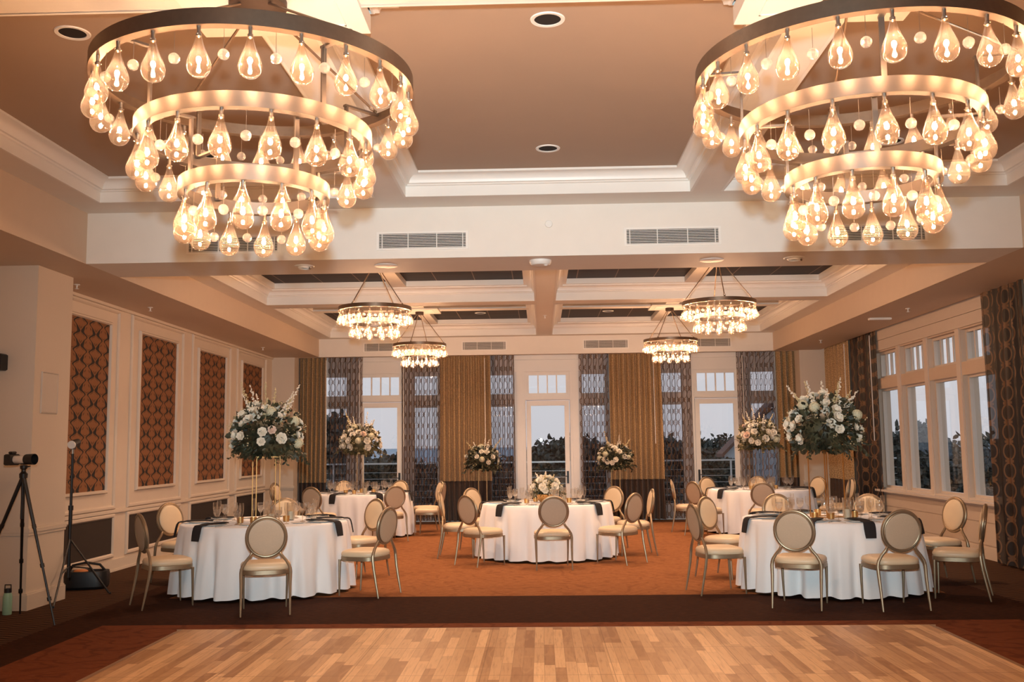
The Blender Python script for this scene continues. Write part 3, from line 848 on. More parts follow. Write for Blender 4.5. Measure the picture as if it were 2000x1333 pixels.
for x, lab in ((-1.62, 'flat round speaker under the drop beam, on the panelled-wall side'), (1.82, 'flat round speaker under the drop beam, on the window side')):
    o = MB().lathe([(0.0, -0.010), (0.10, -0.010), (0.122, -0.006), (0.125, 0.0)], 32, cap=False).build('ceiling_speaker', M['white'], loc=(x, 10.25, ZS))
    tag(o, lab, 'speaker', 'round speakers under the drop beam')
for x, lab in ((-2.48, 'swivelling eyeball lamp under the drop beam, below the panelled-side chandelier'), (2.67, 'swivelling eyeball lamp under the drop beam, below the window-side chandelier')):
    e = empty('eyeball_downlight', (x, 10.2, ZS)); tag(e, lab, 'ceiling light', 'eyeball lamps under the drop beam')
    MB().lathe([(0.075, 0.0), (0.078, -0.012), (0.10, -0.010), (0.108, 0.0)], 28, cap=False).build('trim_ring', M['white'], e)
    MB().lathe([(0.0, -0.012), (0.05, -0.014), (0.060, -0.03), (0.074, -0.012), (0.076, 0.0)], 24, cap=False).build('gimbal', M['trim'], e)
    MB().lathe([(0.0, -0.016), (0.045, -0.016), (0.045, -0.0145), (0.0, -0.0145)], 20, cap=False).build('lamp_face', M['void'], e)
    MB().sphere((0.065, -0.03, -0.03), 0.012, 8, 6).build('knob', M['bronze'], e)
e = empty('smoke_detector', (0.02, 10.12, ZS)); tag(e, 'large round smoke detector under the middle of the drop beam', 'smoke detector')
MB().lathe([(0.0, -0.05), (0.09, -0.05), (0.108, -0.035), (0.115, -0.01), (0.115, 0.0)], 32, cap=False).build('detector_body', M['white'], e)
MB().sphere((0.055, -0.03, -0.05), 0.022, 10, 6, (1, 1, 0.6)).build('sensor', M['trim'], e)
def sprinkler(x, y, z, label):
    o = MB().lathe([(0.0, -0.055), (0.024, -0.055), (0.024, -0.050), (0.006, -0.046), (0.008, -0.02), (0.012, -0.012), (0.034, -0.006), (0.036, 0.0)], 14, cap=False).build('sprinkler', M['white'], loc=(x, y, z))
    tag(o, label, 'sprinkler', 'white fire sprinklers')
sprinkler(-5.25, 13.0, ZS, 'sprinkler above the second damask panel')
sprinkler(-5.25, 18.4, ZS, 'sprinkler above the damask panel nearest the curtains')
sprinkler(-5.35, 11.1, ZS, 'sprinkler just past the textured near pier')
sprinkler(0.10, 11.6, ZR, 'nearer sprinkler under the centre coffer beam')
sprinkler(0.10, 17.3, ZR, 'farther sprinkler under the centre coffer beam')
sprinkler(5.35, 14.3, ZS, 'sprinkler beside the oblong sensor above the windows')
sprinkler(5.30, 18.6, ZS, 'sprinkler above the corner curtains')
o = MB().cbox(-0.17, 0.17, -0.045, 0.045, -0.035, 0.0, 0.008).build('ceiling_sensor', M['white'], loc=(5.30, 15.35, ZS))
tag(o, 'oblong white sensor on the soffit above the windows', 'sensor')
o = MB().lathe([(0.0, -0.012), (0.035, -0.012), (0.04, 0.0)], 20, cap=False).build('beam_sensor', M['white'], loc=(0.11, 9.87, 3.83), rot=(-pi/2, 0, 0))
tag(o, 'tiny round white sensor on the face of the drop beam', 'sensor')
e = empty('wall_speaker', (-5.18, 10.21, 2.19)); tag(e, 'flush white in-wall speaker on the near textured pier', 'speaker')
MB().cbox(0.0, 0.012, -0.16, 0.16, -0.205, 0.205, 0.003).build('speaker_grille', M['grille'], e)
MB().frame('x', 0.0, -0.172, 0.172, -0.217, 0.217, 0.012, 0.0, 0.016).build('speaker_frame', M['grille'], e)
o = MB().cbox(-0.19, 0.10, -0.13, 0.0, -0.085, 0.085, 0.012).build('monitor_speaker', M['black'], loc=(-5.56, 9.895, 2.49))
tag(o, 'small black speaker at the very edge beside the near pier', 'speaker')

# ------------------------------------------------------------------ curtains
def pleat_mesh(W, z0, z1, n, amp, seed, flare=0.0, cols=None, rows=14, lean=0.0):
    r = random.Random(seed)
    cols = cols or n*10
    m = MB(); m.uv = []
    phs = [r.uniform(-0.5, 0.5) for _ in range(n+2)]
    acc = 0.0
    prev = None; S = []
    for i in range(cols+1):
        s_ = i/cols
        k = s_*n
        j = int(k); f = k-j
        w = phs[j]*(1-f) + phs[min(j+1, n+1)]*f
        ang = 2*pi*(k) + w*1.2
        d = sin(ang) + 0.28*sin(2.0*ang+w*3) + 0.15*w
        S.append((s_, d))
    for jz in range(rows+1):
        tz = jz/rows
        z = z0 + (z1-z0)*tz
        a = amp*(0.55 + 0.45*(1-tz)) if tz < 0.94 else amp*0.42
        spread = 1.0 + flare*(1-tz)
        row = []
        acc = 0.0; prev = None
        for s_, d in S:
            x = (s_-0.5)*W*spread + lean*(1-tz) + 0.012*sin(7*s_+3*tz)*(1-tz)
            y = d*a
            p = (x, y, z)
            if prev: acc += sqrt((x-prev[0])**2 + (y-prev[1])**2)
            prev = p
            row.append((p, acc))
        for p, u in row:
            m.v.append(p); m.uv.append((u, z))
    c = cols+1
    for jz in range(rows):
        for i in range(cols):
            m.f.append((jz*c+i, jz*c+i+1, (jz+1)*c+i+1, (jz+1)*c+i))
    return m
def curtain(name, W, loc, rz, n, amp, seed, kind, label, cat, group, flare=0.0, lean=0.0, wand=None):
    e = empty(name, loc, rz); tag(e, label, cat, group)
    if kind == 'gold':
        zb = 0.86
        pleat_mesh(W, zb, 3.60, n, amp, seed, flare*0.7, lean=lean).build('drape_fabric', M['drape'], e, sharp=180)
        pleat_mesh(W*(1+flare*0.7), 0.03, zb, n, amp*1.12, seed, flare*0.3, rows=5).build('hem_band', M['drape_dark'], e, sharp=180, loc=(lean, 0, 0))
    else:
        pleat_mesh(W, 0.03, 3.60, n, amp, seed, flare, cols=n*12, lean=lean).build('sheer_fabric' if kind == 'sheer' else 'drape_fabric', M['sheer' if kind == 'sheer' else 'medallion'], e, sharp=180)
    MB().box(-W/2, W/2, -0.012, 0.012, 3.60, 3.64).build('curtain_track', M['white'], e)
    if wand is not None:
        MB().tube([(wand, -amp*1.5-0.02, 3.45), (wand+0.01, -amp*1.5-0.02, 1.6)], 0.008, 6).build('draw_wand', M['white'], e)
    return e
YC = 20.93
gd, sh = 'gold drapes with dark hems', 'patterned sheers at the balcony doors'
def xw(px): return ((px-1000)/1919.37 - 0.0283)*YC
def span(a, b): return (xw(a)+xw(b))/2, xw(b)-xw(a)
for a, b, kind, n, seed, fl, wand, lab in (
    (583, 634, 'gold', 6, 1, 0.02, 0.30, 'gold drape beside the far textured pier, behind the tall flowers'),
    (634, 704, 'sheer', 7, 2, 0.0, 0.33, 'patterned sheer between the pier drape and the sea-view door'),
    (781, 860, 'sheer', 8, 3, 0.0, -0.38, 'patterned sheer between the sea-view door and the wide gold drape'),
    (858, 957, 'gold', 10, 4, 0.03, 0.42, 'wide gold drape between the sea-view and middle doors'),
    (957, 1003, 'sheer', 5, 5, 0.0, None, 'narrow patterned sheer touching the middle door on the sea-view side'),
    (1130, 1188, 'sheer', 6, 6, 0.0, None, 'patterned sheer beside the handle of the middle door'),
    (1188, 1289, 'gold', 10, 7, 0.03, 0.38, 'wide gold drape between the middle and roof-view doors'),
    (1286, 1350, 'sheer', 6, 8, 0.0, None, 'patterned sheer beside the handle of the roof-view door'),
    (1438, 1512, 'sheer', 8, 9, 0.0, -0.30, 'patterned sheer behind the flowers at the roof-view door'),
    (1511, 1566, 'gold', 5, 10, 0.02, None, 'gold drape beside the corner pier of the window wall')):
    x, w = span(a, b)
    curtain('gold_drape' if kind == 'gold' else 'patterned_sheer', w, (x, YC + (0.105 if kind == 'sheer' else -0.02), 0), 0.0, n,
            0.072 if kind == 'gold' else 0.055, seed, kind, lab, 'curtain', gd if kind == 'gold' else sh, fl, wand=wand)
curtain('gold_drape', 1.55, (5.885, 19.62, 0), -pi/2, 7, 0.035, 21, 'gold', 'gold drape on the window wall, in the corner by the pier', 'curtain', 'drapes on the window wall', wand=0.74)
curtain('patterned_drape', 1.45, (5.885, 18.05, 0), -pi/2, 6, 0.032, 22, 'dark', 'dark patterned drape between the corner gold drape and the first window', 'curtain', 'drapes on the window wall', wand=0.62)
curtain('patterned_drape', 1.15, (5.80, 12.42, 0), -pi/2, 5, 0.038, 23, 'dark', 'dark patterned drape cutting across the last window', 'curtain', 'drapes on the window wall', flare=0.04)
curtain('gold_drape', 1.0, (5.80, 11.32, 0), -pi/2, 5, 0.038, 24, 'gold', 'gold drape at the very edge beside the dark patterned drape', 'curtain', 'drapes on the window wall')

# ------------------------------------------------------------------ chandeliers
M['bronze2'] = plain('satin_bronze_band', (0.175, 0.148, 0.128), 0.42, metal=0.9, grain=0.08, gscale=14)
def teardrop(s):
    pts = [(0.0115, -0.040), (0.0125, -0.046), (0.016, -0.062), (0.0235, -0.088), (0.033, -0.115), (0.0435, -0.140), (0.0515, -0.160),
           (0.0555, -0.178), (0.0555, -0.192), (0.0515, -0.210), (0.043, -0.225), (0.030, -0.2365), (0.015, -0.2425), (0.0, -0.244)]
    return MB().lathe([(r*s, z*s) for r, z in pts], 20, cap=False)
def mesh_only(mb, name, mat, sharp=35.0):
    o = mb.build(name, mat, sharp=sharp); me = o.data
    bpy.data.objects.remove(o); return me
def link(name, me, parent, loc=(0,0,0), rz=0.0, rot=None, scale=None):
    o = bpy.data.objects.new(name, me); COL.objects.link(o); o.parent = parent
    o.location = loc; o.rotation_euler = rot if rot else (0, 0, rz)
    if scale: o.scale = scale
    return o
CH = {}
def chandelier(kind, loc, label, rot=0.0):
    big = kind == 'big'
    s = 1.0 if big else 0.78
    rings = [(0.84, 0.0, 22), (0.617, -0.307, 16), (0.392, -0.60, 12)] if big else [(0.495, 0.0, 20), (0.332, -0.178, 12)]
    h = 0.078 if big else 0.052
    fw = 0.052 if big else 0.036
    if kind not in CH:
        d = {}
        d['glass'] = mesh_only(teardrop(s), 'bulb', M['bulbglass'])
        d['socket'] = mesh_only(MB().lathe([(0.0, 0.0), (0.010*s, 0.0), (0.0085*s, -0.02*s), (0.0085*s, -0.030*s), (0.013*s, -0.034*s), (0.013*s, -0.048*s), (0.006*s, -0.054*s), (0.0, -0.056*s)], 12, cap=False)
                                .sphere((0.016*s, 0, -0.040*s), 0.004*s, 6, 4).sphere((-0.016*s, 0, -0.040*s), 0.004*s, 6, 4), 'socket', M['socket'])
        d['filament'] = mesh_only(MB().sphere((0, 0, -0.158*s), 0.0115*s, 8, 6, (1, 1, 1.3)), 'filament', M['filament' if big else 'filament_rear'])
        d['ball'] = mesh_only(MB().sphere((0, 0, 0), 0.0265*s, 9, 7), 'crystal_ball', M['crystal'], sharp=5)
        d['wire'] = mesh_only(MB().tube([(0, 0, 0.125*s), (0, 0, 0.024*s)], 0.0013, 5), 'hanging_wire', M['socket'])
        d['hook'] = mesh_only(MB().tube([(0, 0, 0.140*s), (0, 0, 0.125*s)], 0.0035*s, 6), 'hook', M['bronze'])
        d['rings'] = []
        for R, z, n in rings:
            d['rings'].append(mesh_only(MB().lathe([(R, 0), (R, h), (R-0.006, h), (R-0.006, 0.006), (R-fw, 0.006), (R-fw, 0.0), (R, 0)], 96, cap=False), 'ring_band', M['bronze2' if z < 0 else 'bronze']))
        CH[kind] = d
    d = CH[kind]
    e = empty('chandelier', loc, rot); tag(e, label, 'chandelier', 'large three-tier chandeliers' if big else 'small two-tier chandeliers')
    rr = random.Random(int(loc[0]*100)+int(loc[1]*10))
    for i, (R, z, n) in enumerate(rings):
        rg = link('ring_band', d['rings'][i], e, (0, 0, z))
        off = rr.uniform(0, 1)
        for k in range(n):
            a = 2*pi*(k+off)/n; q = R - fw*0.5
            b = link('bulb', d['glass'], e, (q*cos(a), q*sin(a), z), a, )
            b.rotation_euler = (rr.uniform(-.03, .03), rr.uniform(-.03, .03), a)
            link('socket', d['socket'], b); link('filament', d['filament'], b)
            a2 = a + pi/n
            drop = (0.150 + 0.012*rr.uniform(-1, 1))*s
            cb = link('crystal_ball', d['ball'], e, (q*cos(a2), q*sin(a2), z-drop+0.01*s), a2)
            link('hanging_wire', d['wire'], cb)
        # cross bars inside the ring
        w = 0.013 if big else 0.009
        for t in (0.5, 0.5+pi/2, 0.5+pi, 0.5+1.5*pi):
            mt = Matrix.Translation((0, 0, z)) @ Matrix.Rotation(t, 4, 'Z')
            inner = rings[i+1][0] - 0.03 if i+1 < len(rings) else R - 0.05
            MB().box(inner, R-0.008, -w, w, h-0.02, h-0.008, mt).build('support_arm', M['bronze2'], e)
    for i in range(len(rings)-1):
        R2, z2 = rings[i+1][0], rings[i+1][1]
        for k in range(4):
            t = 0.5 + k*pi/2
            w = 0.013 if big else 0.008
            mt = Matrix.Rotation(t, 4, 'Z')
            MB().box(R2-0.022, R2-0.010, -w, w, z2+h-0.008, rings[i][1]+h-0.02, mt).build('hanging_post', M['bronze2'], e)
    top = 4.0-loc[2] if big else 4.088-loc[2]
    cr = 0.155 if big else 0.078
    MB().lathe([(0, top), (cr, top), (cr, top-(0.035 if big else 0.05)), (cr*0.9, top-(0.045 if big else 0.055)), (0, top-(0.048 if big else 0.056))], 36, cap=False).build('canopy', M['darkbronze'], e)
    for k in range(4):
        t = 0.5 + k*pi/2 + (0.0 if big else 0.35)
        p0 = Vector(((rings[0][0]-0.02)*cos(t), (rings[0][0]-0.02)*sin(t), h+0.0)); p1 = Vector((cr*0.7*cos(t), cr*0.7*sin(t), top-0.05))
        dd = (p1-p0).normalized()
        m = MB().tube([p0+dd*0.05, p1], 0.0075 if big else 0.0065, 8)
        m.tube([p0+dd*0.0, p0+dd*0.015], 0.012, 8)
        u = dd.cross(Vector((0, 0, 1))).normalized()
        m.tube([p0+dd*0.035+u*0.014*cos(q)+dd*0.018*sin(q) for q in [2*pi*j/10 for j in range(10)]], 0.003, 5, closed=True)
        m.build('hanging_rod', M['bronze'], e)
    return e
chandelier('big', (-1.505, 5.08, 3.498), 'large three-tier chandelier of teardrop bulbs nearest the panelled wall', 0.35)
chandelier('big', (1.70, 5.08, 3.498), 'large three-tier chandelier of teardrop bulbs nearest the window wall', 0.95)
chandelier('small', (-2.24, 13.23, 3.432), 'small two-tier chandelier over the table with flowers by the panelled wall', 0.2)
chandelier('small', (2.43, 13.23, 3.436), 'small two-tier chandelier over the table by the window wall', 0.7)
chandelier('small', (-2.23, 18.09, 3.434), 'small two-tier chandelier in the coffer nearest the sea-view door', 0.5)
chandelier('small', (2.41, 18.09, 3.450), 'small two-tier chandelier in the coffer nearest the roof-view door', 0.1)

# ------------------------------------------------------------------ oval-back chairs
def superell(hx, hy, n=32, e=3.4, taper=0.0):
    out = []
    for k in range(n):
        a = 2*pi*k/n
        c, s_ = cos(a), sin(a)
        x = hx*abs(c)**(2/e)*(1 if c >= 0 else -1); y = hy*abs(s_)**(2/e)*(1 if s_ >= 0 else -1)
        out.append((x*(1+taper*y/hy), y))
    return out
def stacked(layers, n=32, e=3.4, taper=0.06, cap=True):
    m = MB(); vs = []; fs = []
    for hx, hy, z in layers: vs += [(x, y, z) for x, y in superell(hx, hy, n, e, taper)]
    L = len(layers)
    for i in range(L-1):
        for k in range(n): fs.append((i*n+k, i*n+(k+1) % n, (i+1)*n+(k+1) % n, (i+1)*n+k))
    if cap: fs.append(tuple(range(n-1, -1, -1))); fs.append(tuple((L-1)*n+k for k in range(n)))
    return m.add(vs, fs)
def make_chair():
    e = empty('oval_back_chair')
    stacked([(0.232, 0.220, 0.418), (0.238, 0.226, 0.432), (0.238, 0.226, 0.450), (0.226, 0.214, 0.470), (0.195, 0.183, 0.482), (0.12, 0.11, 0.488), (0.03, 0.03, 0.489)]).build('seat', M['vinyl'], e, sharp=60)
    stacked([(0.232, 0.220, 0.372), (0.240, 0.228, 0.376), (0.240, 0.228, 0.414), (0.234, 0.222, 0.419)]).build('seat_frame', M['chairmetal'], e)
    B = Matrix.Translation((0, -0.262, 0.737)) @ Matrix.Rotation(radians(9), 4, 'X')
    rx, rz = 0.183, 0.190
    def ovalpts(a, b, y, n=40): return [B @ Vector((a*cos(2*pi*k/n), y, b*sin(2*pi*k/n))) for k in range(n)]
    f = MB().tube(ovalpts(rx, rz, 0.0), 0.0165, 10, closed=True)
    f.tube(ovalpts(rx-0.014, rz-0.014, 0.017), 0.006, 6, closed=True).tube(ovalpts(rx-0.014, rz-0.014, -0.017), 0.006, 6, closed=True)
    f.build('back_frame', M['chairmetal'], e)
    def pad(sign):
        m = MB(); n = 40; vs = []; fs = []
        L = [(1.0, 0.004), (1.0, 0.016), (0.93, 0.024 if sign > 0 else 0.019), (0.75, 0.032 if sign > 0 else 0.021), (0.4, 0.038 if sign > 0 else 0.022)]
        for q, y in L:
            vs += [B @ Vector(((rx-0.014)*q*cos(2*pi*k/n), sign*y, (rz-0.014)*q*sin(2*pi*k/n))) for k in range(n)]
        for i in range(len(L)-1):
            for k in range(n):
                q = (i*n+k, i*n+(k+1) % n, (i+1)*n+(k+1) % n, (i+1)*n+k); fs.append(q if sign < 0 else q[::-1])
        c = len(vs); vs.append(B @ Vector((0, sign*(0.040 if sign > 0 else 0.022), 0)))
        for k in range(n):
            q = ((len(L)-1)*n+k, (len(L)-1)*n+(k+1) % n, c); fs.append(q if sign < 0 else q[::-1])
        return m.add(vs, fs)
    pad(1).build('backrest', M['vinyl'], e, sharp=60)
    pad(-1).build('back_panel', M['taupe'], e, sharp=60)
    for s_ in (-1, 1):
        MB().tube([(s_*0.228, -0.300, 0.0), (s_*0.228, -0.296, 0.02), (s_*0.227, -0.268, 0.16), (s_*0.228, -0.242, 0.30), (s_*0.231, -0.230, 0.40), (s_*0.226, -0.228, 0.44)],
                  [0.008, 0.0095, 0.0125, 0.015, 0.0165, 0.016], 10).build('leg', M['chairmetal'], e)
        MB().tube([(s_*0.205, 0.208, 0.0), (s_*0.206, 0.206, 0.02), (s_*0.212, 0.200, 0.22), (s_*0.214, 0.196, 0.385)],
                  [0.0075, 0.009, 0.0125, 0.016], 10).build('leg', M['chairmetal'], e)
        MB().tube([(s_*0.228, -0.230, 0.42), (s_*0.220, -0.229, 0.455), (s_*0.190, -0.228, 0.505), (s_*0.150, -0.231, 0.553), (s_*0.124, -0.239, 0.600), (s_*0.122, -0.240, 0.605)],
                  [0.016, 0.016, 0.015, 0.0145, 0.014, 0.01], 10).build('back_support', M['chairmetal'], e)
    return e

TABLES = {
    'panel': dict(c=(-3.15, 11.25), name='panelled-wall table'),
    'sea':   dict(c=(-3.33, 18.10), name='sea-view table'),
    'mid':   dict(c=(0.06, 14.40), name='middle table'),
    'roof':  dict(c=(3.95, 18.10), name='roof-view table'),
    'win':   dict(c=(3.14, 11.05), name='window-wall table'),
}
# (angle from table centre, distance of the rear feet, twist, where, chair look or None where the photo shows no chair)
SEATS = {
    'panel': [(-74, 1.86, 0, 'nearest the camera', 'taupe back turned to the dance floor'), (-124, 1.58, -19, 'nearest the textured pier', 'seen edge-on'),
              (150, 1.66, 0, 'against the dado', 'cream front showing'), (97, 1.66, 0, 'behind the tall flowers', 'only its cream top showing'),
              (50, 1.66, 0, 'on the far aisle side', 'cream oval front showing'), (-19, 1.60, -4, 'on the near aisle side', 'seen obliquely from behind'),
              (10, 1.5, 0, 'in the aisle gap', None), (-165, 1.5, 0, 'facing the dado', None)],
    'sea':   [(-58, 1.62, 0, 'on the near aisle side', 'brown oval back showing'), (-110, 1.62, 0, 'nearest the panelled-wall table', 'brown back showing'),
              (176, 1.60, 0, 'beside the far pier', 'cream front showing'), (152, 2.05, 14, 'pulled away toward the far pier', 'seen edge-on'),
              (112, 1.62, 0, 'before the sheer', 'only its cream top showing'), (71, 1.62, 0, 'before the sea-view door', 'only its cream top showing'),
              (-6, 1.58, 0, 'in profile on the aisle side', 'whole seat showing'), (27, 1.60, 0, 'behind the profile chair', 'mostly hidden')],
    'mid':   [(-87, 1.67, 0, 'nearest the camera', 'round taupe back showing'), (-132, 1.60, -3, 'on the near panelled-wall side', 'seen obliquely from behind'),
              (181, 1.56, 0, 'at the panelled-wall end', 'seen edge-on'), (136, 1.64, 0, 'toward the sea-view door', 'cream front showing'),
              (-42, 1.60, 1, 'on the near window side', 'seen obliquely from behind'), (4, 1.56, 0, 'at the window end', 'seen edge-on'),
              (48, 1.62, 0, 'toward the roof-view door', 'cream front showing'), (92, 1.6, 0, 'behind the low flowers', None)],
    'roof':  [(-101, 1.62, 0, 'nearest the window-wall table', 'brown oval back showing'), (172, 1.60, 0, 'at the far aisle end', 'thin cream front showing'),
              (-147, 1.62, 0, 'at the near aisle end', 'brown back showing'), (117, 1.62, 0, 'before the roof-view door', 'cream top showing'),
              (79, 1.62, 0, 'behind the slim flower stand', 'cream top showing'), (38, 1.72, 0, 'by the corner pier', 'cream top showing'),
              (-30, 1.58, 10, 'on the near window side', 'grey back showing'), (2, 1.70, 0, 'before the corner drapes', 'seen edge-on')],
    'win':   [(-118, 1.62, 4, 'nearest camera on aisle side', 'round taupe back showing'), (-80.5, 1.60, -4, 'nearest camera on window side', 'round taupe back showing'),
              (-168, 1.58, 0, 'on the near aisle side', 'seen obliquely from behind'), (135, 1.64, 0, 'on the far aisle side', 'cream front showing'),
              (96, 1.66, 0, 'behind the tall flowers', 'only its cream top showing'), (57, 1.68, 0, 'before the corner drapes', 'only its cream top showing'),
              (17, 1.68, 0, 'on the far window side', 'cream front showing'), (-34, 1.60, 8, 'on the near window side', 'dark back showing')],
}
proto_chair = make_chair()
for k, T in TABLES.items():
    cx_, cy_ = T['c']
    for ang, dist, tw, where, look in SEATS[k]:
        if not look: continue
        a = radians(ang); d = dist - 0.30
        o = place(proto_chair, USED, (cx_+d*cos(a), cy_+d*sin(a), 0), a + pi/2 + radians(tw))
        tag(o, 'oval-back chair at the %s, %s, %s' % (T['name'], where, look), 'chair', 'oval-back chairs round the tables')

# ------------------------------------------------------------------ round tables and cloths
ZT = 0.76
def make_table():
    e = empty('round_table')
    MB().lathe([(0.0, 0.725), (0.90, 0.725), (0.905, 0.732), (0.905, 0.748), (0.90, 0.754), (0.0, 0.754)], 48, cap=False).build('table_top', M['wood'], e)
    for k in range(4):
        a = pi/4 + k*pi/2
        MB().tube([(0.62*cos(a), 0.62*sin(a), 0.0), (0.60*cos(a), 0.60*sin(a), 0.726)], 0.016, 8).build('leg', M['chairmetal'], e)
    return e
def cloth_mesh(seed, R=0.915):
    r = random.Random(seed); n = 300
    m = MB(); vs = []; fs = []
    for q in (0.25, 0.5, 0.75, 0.9, 0.97): vs += [(R*q*cos(2*pi*k/n), R*q*sin(2*pi*k/n), ZT) for k in range(n)]
    for q, dz in ((0.992, 0.001), (1.003, 0.005), (1.010, 0.013)): vs += [(R*q*cos(2*pi*k/n), R*q*sin(2*pi*k/n), ZT-dz) for k in range(n)]
    nf = 21
    ph = [r.uniform(-.8, .8) for _ in range(nf)]; am = [r.uniform(.55, 1.25) for _ in range(nf)]
    def fold(t):
        u = t/(2*pi)*nf; j = int(u) % nf; f = u - int(u); f = f*f*(3-2*f); j2 = (j+1) % nf
        p = ph[j]*(1-f)+ph[j2]*f; a = am[j]*(1-f)+am[j2]*f
        x = sin(t*nf + p)
        return a*(x*0.75 + 0.25*sin(2*(t*nf+p)+1.0))
    rows = 16
    for i in range(1, rows+1):
        q = i/rows
        for k in range(n):
            t = 2*pi*k/n
            fo = fold(t)
            rad = R*1.010 + 0.012*min(1, q*6) + 0.062*q + 0.058*fo*min(1.0, q*1.35)
            dz = ZT - 0.013 - q*(ZT-0.013-0.022) + 0.010*q*(1-fo)
            tt = t + 0.012*q*sin(3*t+seed)
            vs.append((rad*cos(tt), rad*sin(tt), dz))
    L = 8 + rows
    for i in range(L-1):
        for k in range(n): fs.append((i*n+k, (i+1)*n+k, (i+1)*n+(k+1) % n, i*n+(k+1) % n))
    vs.append((0, 0, ZT)); c = len(vs)-1
    for k in range(n): fs.append((k, (k+1) % n, c))
    return m.add(vs, fs)
proto_table = make_table()
for i, (k, T) in enumerate(TABLES.items()):
    cx_, cy_ = T['c']
    o = place(proto_table, USED, (cx_, cy_, 0), 0.15 + (0.3 if k == 'panel' else 0.0))
    tag(o, 'round banquet table under the cloth of the %s' % T['name'], 'table', 'round banquet tables')
    o = cloth_mesh(31+i).build('tablecloth', M['linen'], loc=(cx_, cy_, 0), sharp=180)
    tag(o, 'floor-length white tablecloth draped over the %s' % T['name'], 'tablecloth', 'white tablecloths')

# ------------------------------------------------------------------ place settings
def bowl_glass(prof_in, n=18):
    return MB().lathe(prof_in, n, cap=False)
def make_goblet():
    o = bowl_glass([(0.0, 0.001), (0.034, 0.001), (0.034, 0.003), (0.010, 0.008), (0.0055, 0.02), (0.0055, 0.06), (0.012, 0.072), (0.028, 0.088), (0.037, 0.112), (0.040, 0.14), (0.037, 0.185)]).build('water_goblet', M['stemglass'])
    bowl_glass([(0.0, 0.078), (0.020, 0.084), (0.034, 0.110), (0.0378, 0.135), (0.0375, 0.15), (0.0, 0.15)]).build('iced_water', M['water'], o)
    return o
def make_wine():
    return bowl_glass([(0.0, 0.001), (0.032, 0.001), (0.032, 0.003), (0.009, 0.008), (0.0045, 0.02), (0.0045, 0.095), (0.012, 0.105), (0.029, 0.125), (0.034, 0.150), (0.0335, 0.175), (0.030, 0.205)]).build('wine_glass', M['stemglass'])
def make_flute():
    return bowl_glass([(0.0, 0.001), (0.030, 0.001), (0.030, 0.003), (0.008, 0.009), (0.004, 0.02), (0.004, 0.085), (0.010, 0.095), (0.021, 0.125), (0.0245, 0.165), (0.022, 0.235)], 16).build('champagne_flute', M['stemglass'])
def make_plate():
    o = MB().lathe([(0.0, 0.004), (0.085, 0.004), (0.10, 0.007), (0.135, 0.016), (0.137, 0.018), (0.135, 0.019), (0.10, 0.011), (0.085, 0.008), (0.0, 0.008)], 32, cap=False).build('dinner_plate', M['china'])
    return o
def make_bread_plate():
    return MB().lathe([(0.0, 0.001), (0.05, 0.001), (0.078, 0.010), (0.079, 0.012), (0.05, 0.005), (0.0, 0.005)], 24, cap=False).build('bread_plate', M['china'])
def make_fork():
    m = MB().box(-0.003, 0.003, -0.09, 0.03, 0.001, 0.004).box(-0.006, 0.006, -0.10, -0.06, 0.001, 0.0045).box(-0.011, 0.011, 0.03, 0.048, 0.002, 0.005)
    for x in (-0.009, -0.003, 0.003, 0.009): m.box(x-0.0015, x+0.0015, 0.048, 0.095, 0.002, 0.005)
    return m.build('fork', M['silver'])
def make_knife():
    return MB().box(-0.006, 0.006, -0.11, -0.02, 0.001, 0.007).box(-0.008, 0.006, -0.02, 0.11, 0.002, 0.0045).box(-0.006, 0.004, 0.11, 0.122, 0.002, 0.0045).build('knife', M['silver'])
def make_napkin():
    # folded strip lying on the plate, over the rim of the table and hanging down (local +y is outwards)
    m = MB(); w = 0.056
    path = [(-0.13, 0.0215), (-0.05, 0.0235), (0.05, 0.0225), (0.10, 0.0225), (0.15, 0.0205), (0.185, 0.0125), (0.222, 0.0120), (0.240, 0.006), (0.252, -0.012), (0.262, -0.05), (0.272, -0.10), (0.280, -0.145)]
    vs = []; fs = []; th = 0.009
    for i, (y, z) in enumerate(path):
        d = Vector((0, path[min(i+1, len(path)-1)][0]-path[max(i-1, 0)][0], path[min(i+1, len(path)-1)][1]-path[max(i-1, 0)][1])).normalized()
        nx = Vector((0, -d.z, d.y))
        ww = w*(1+0.10*sin(i*0.9))
        for x, t in ((-ww, 0), (-ww*0.33, 0), (ww*0.33, 0), (ww, 0), (ww, th), (ww*0.33, th*1.5), (-ww*0.33, th*1.5), (-ww, th)):
            p = Vector((x, y, z)) + nx*t; vs.append(p)
    n = 8
    for i in range(len(path)-1):
        for k in range(n): fs.append((i*n+k, (i+1)*n+k, (i+1)*n+(k+1) % n, i*n+(k+1) % n))
    fs.append(tuple(range(n))); fs.append(tuple((len(path)-1)*n+k for k in range(n-1, -1, -1)))
    return m.add(vs, fs).build('napkin', M['napkin'])
protos = [('water_goblet', make_goblet(), 'goblet of iced water', 'glass'), ('wine_glass', make_wine(), 'empty wine glass', 'glass'),
          ('champagne_flute', make_flute(), 'champagne flute', 'glass'), ('dinner_plate', make_plate(), 'white dinner plate', 'plate'),
          ('bread_plate', make_bread_plate(), 'small white bread plate', 'plate'), ('fork', make_fork(), 'silver fork', 'fork'),
          ('knife', make_knife(), 'silver knife', 'knife'), ('napkin', make_napkin(), 'black napkin hanging', 'napkin')]
PD = {p[0]: p for p in protos}
rs = random.Random(5)
def put(kind, cx_, cy_, a, rad, side, z, rz, label, grp):
    x = cx_ + rad*cos(a) - side*sin(a); y = cy_ + rad*sin(a) + side*cos(a)
    o = place(PD[kind][1], USED, (x, y, z), rz)
    tag(o, '%s %s' % (PD[kind][2], label), PD[kind][3], grp)
    return o
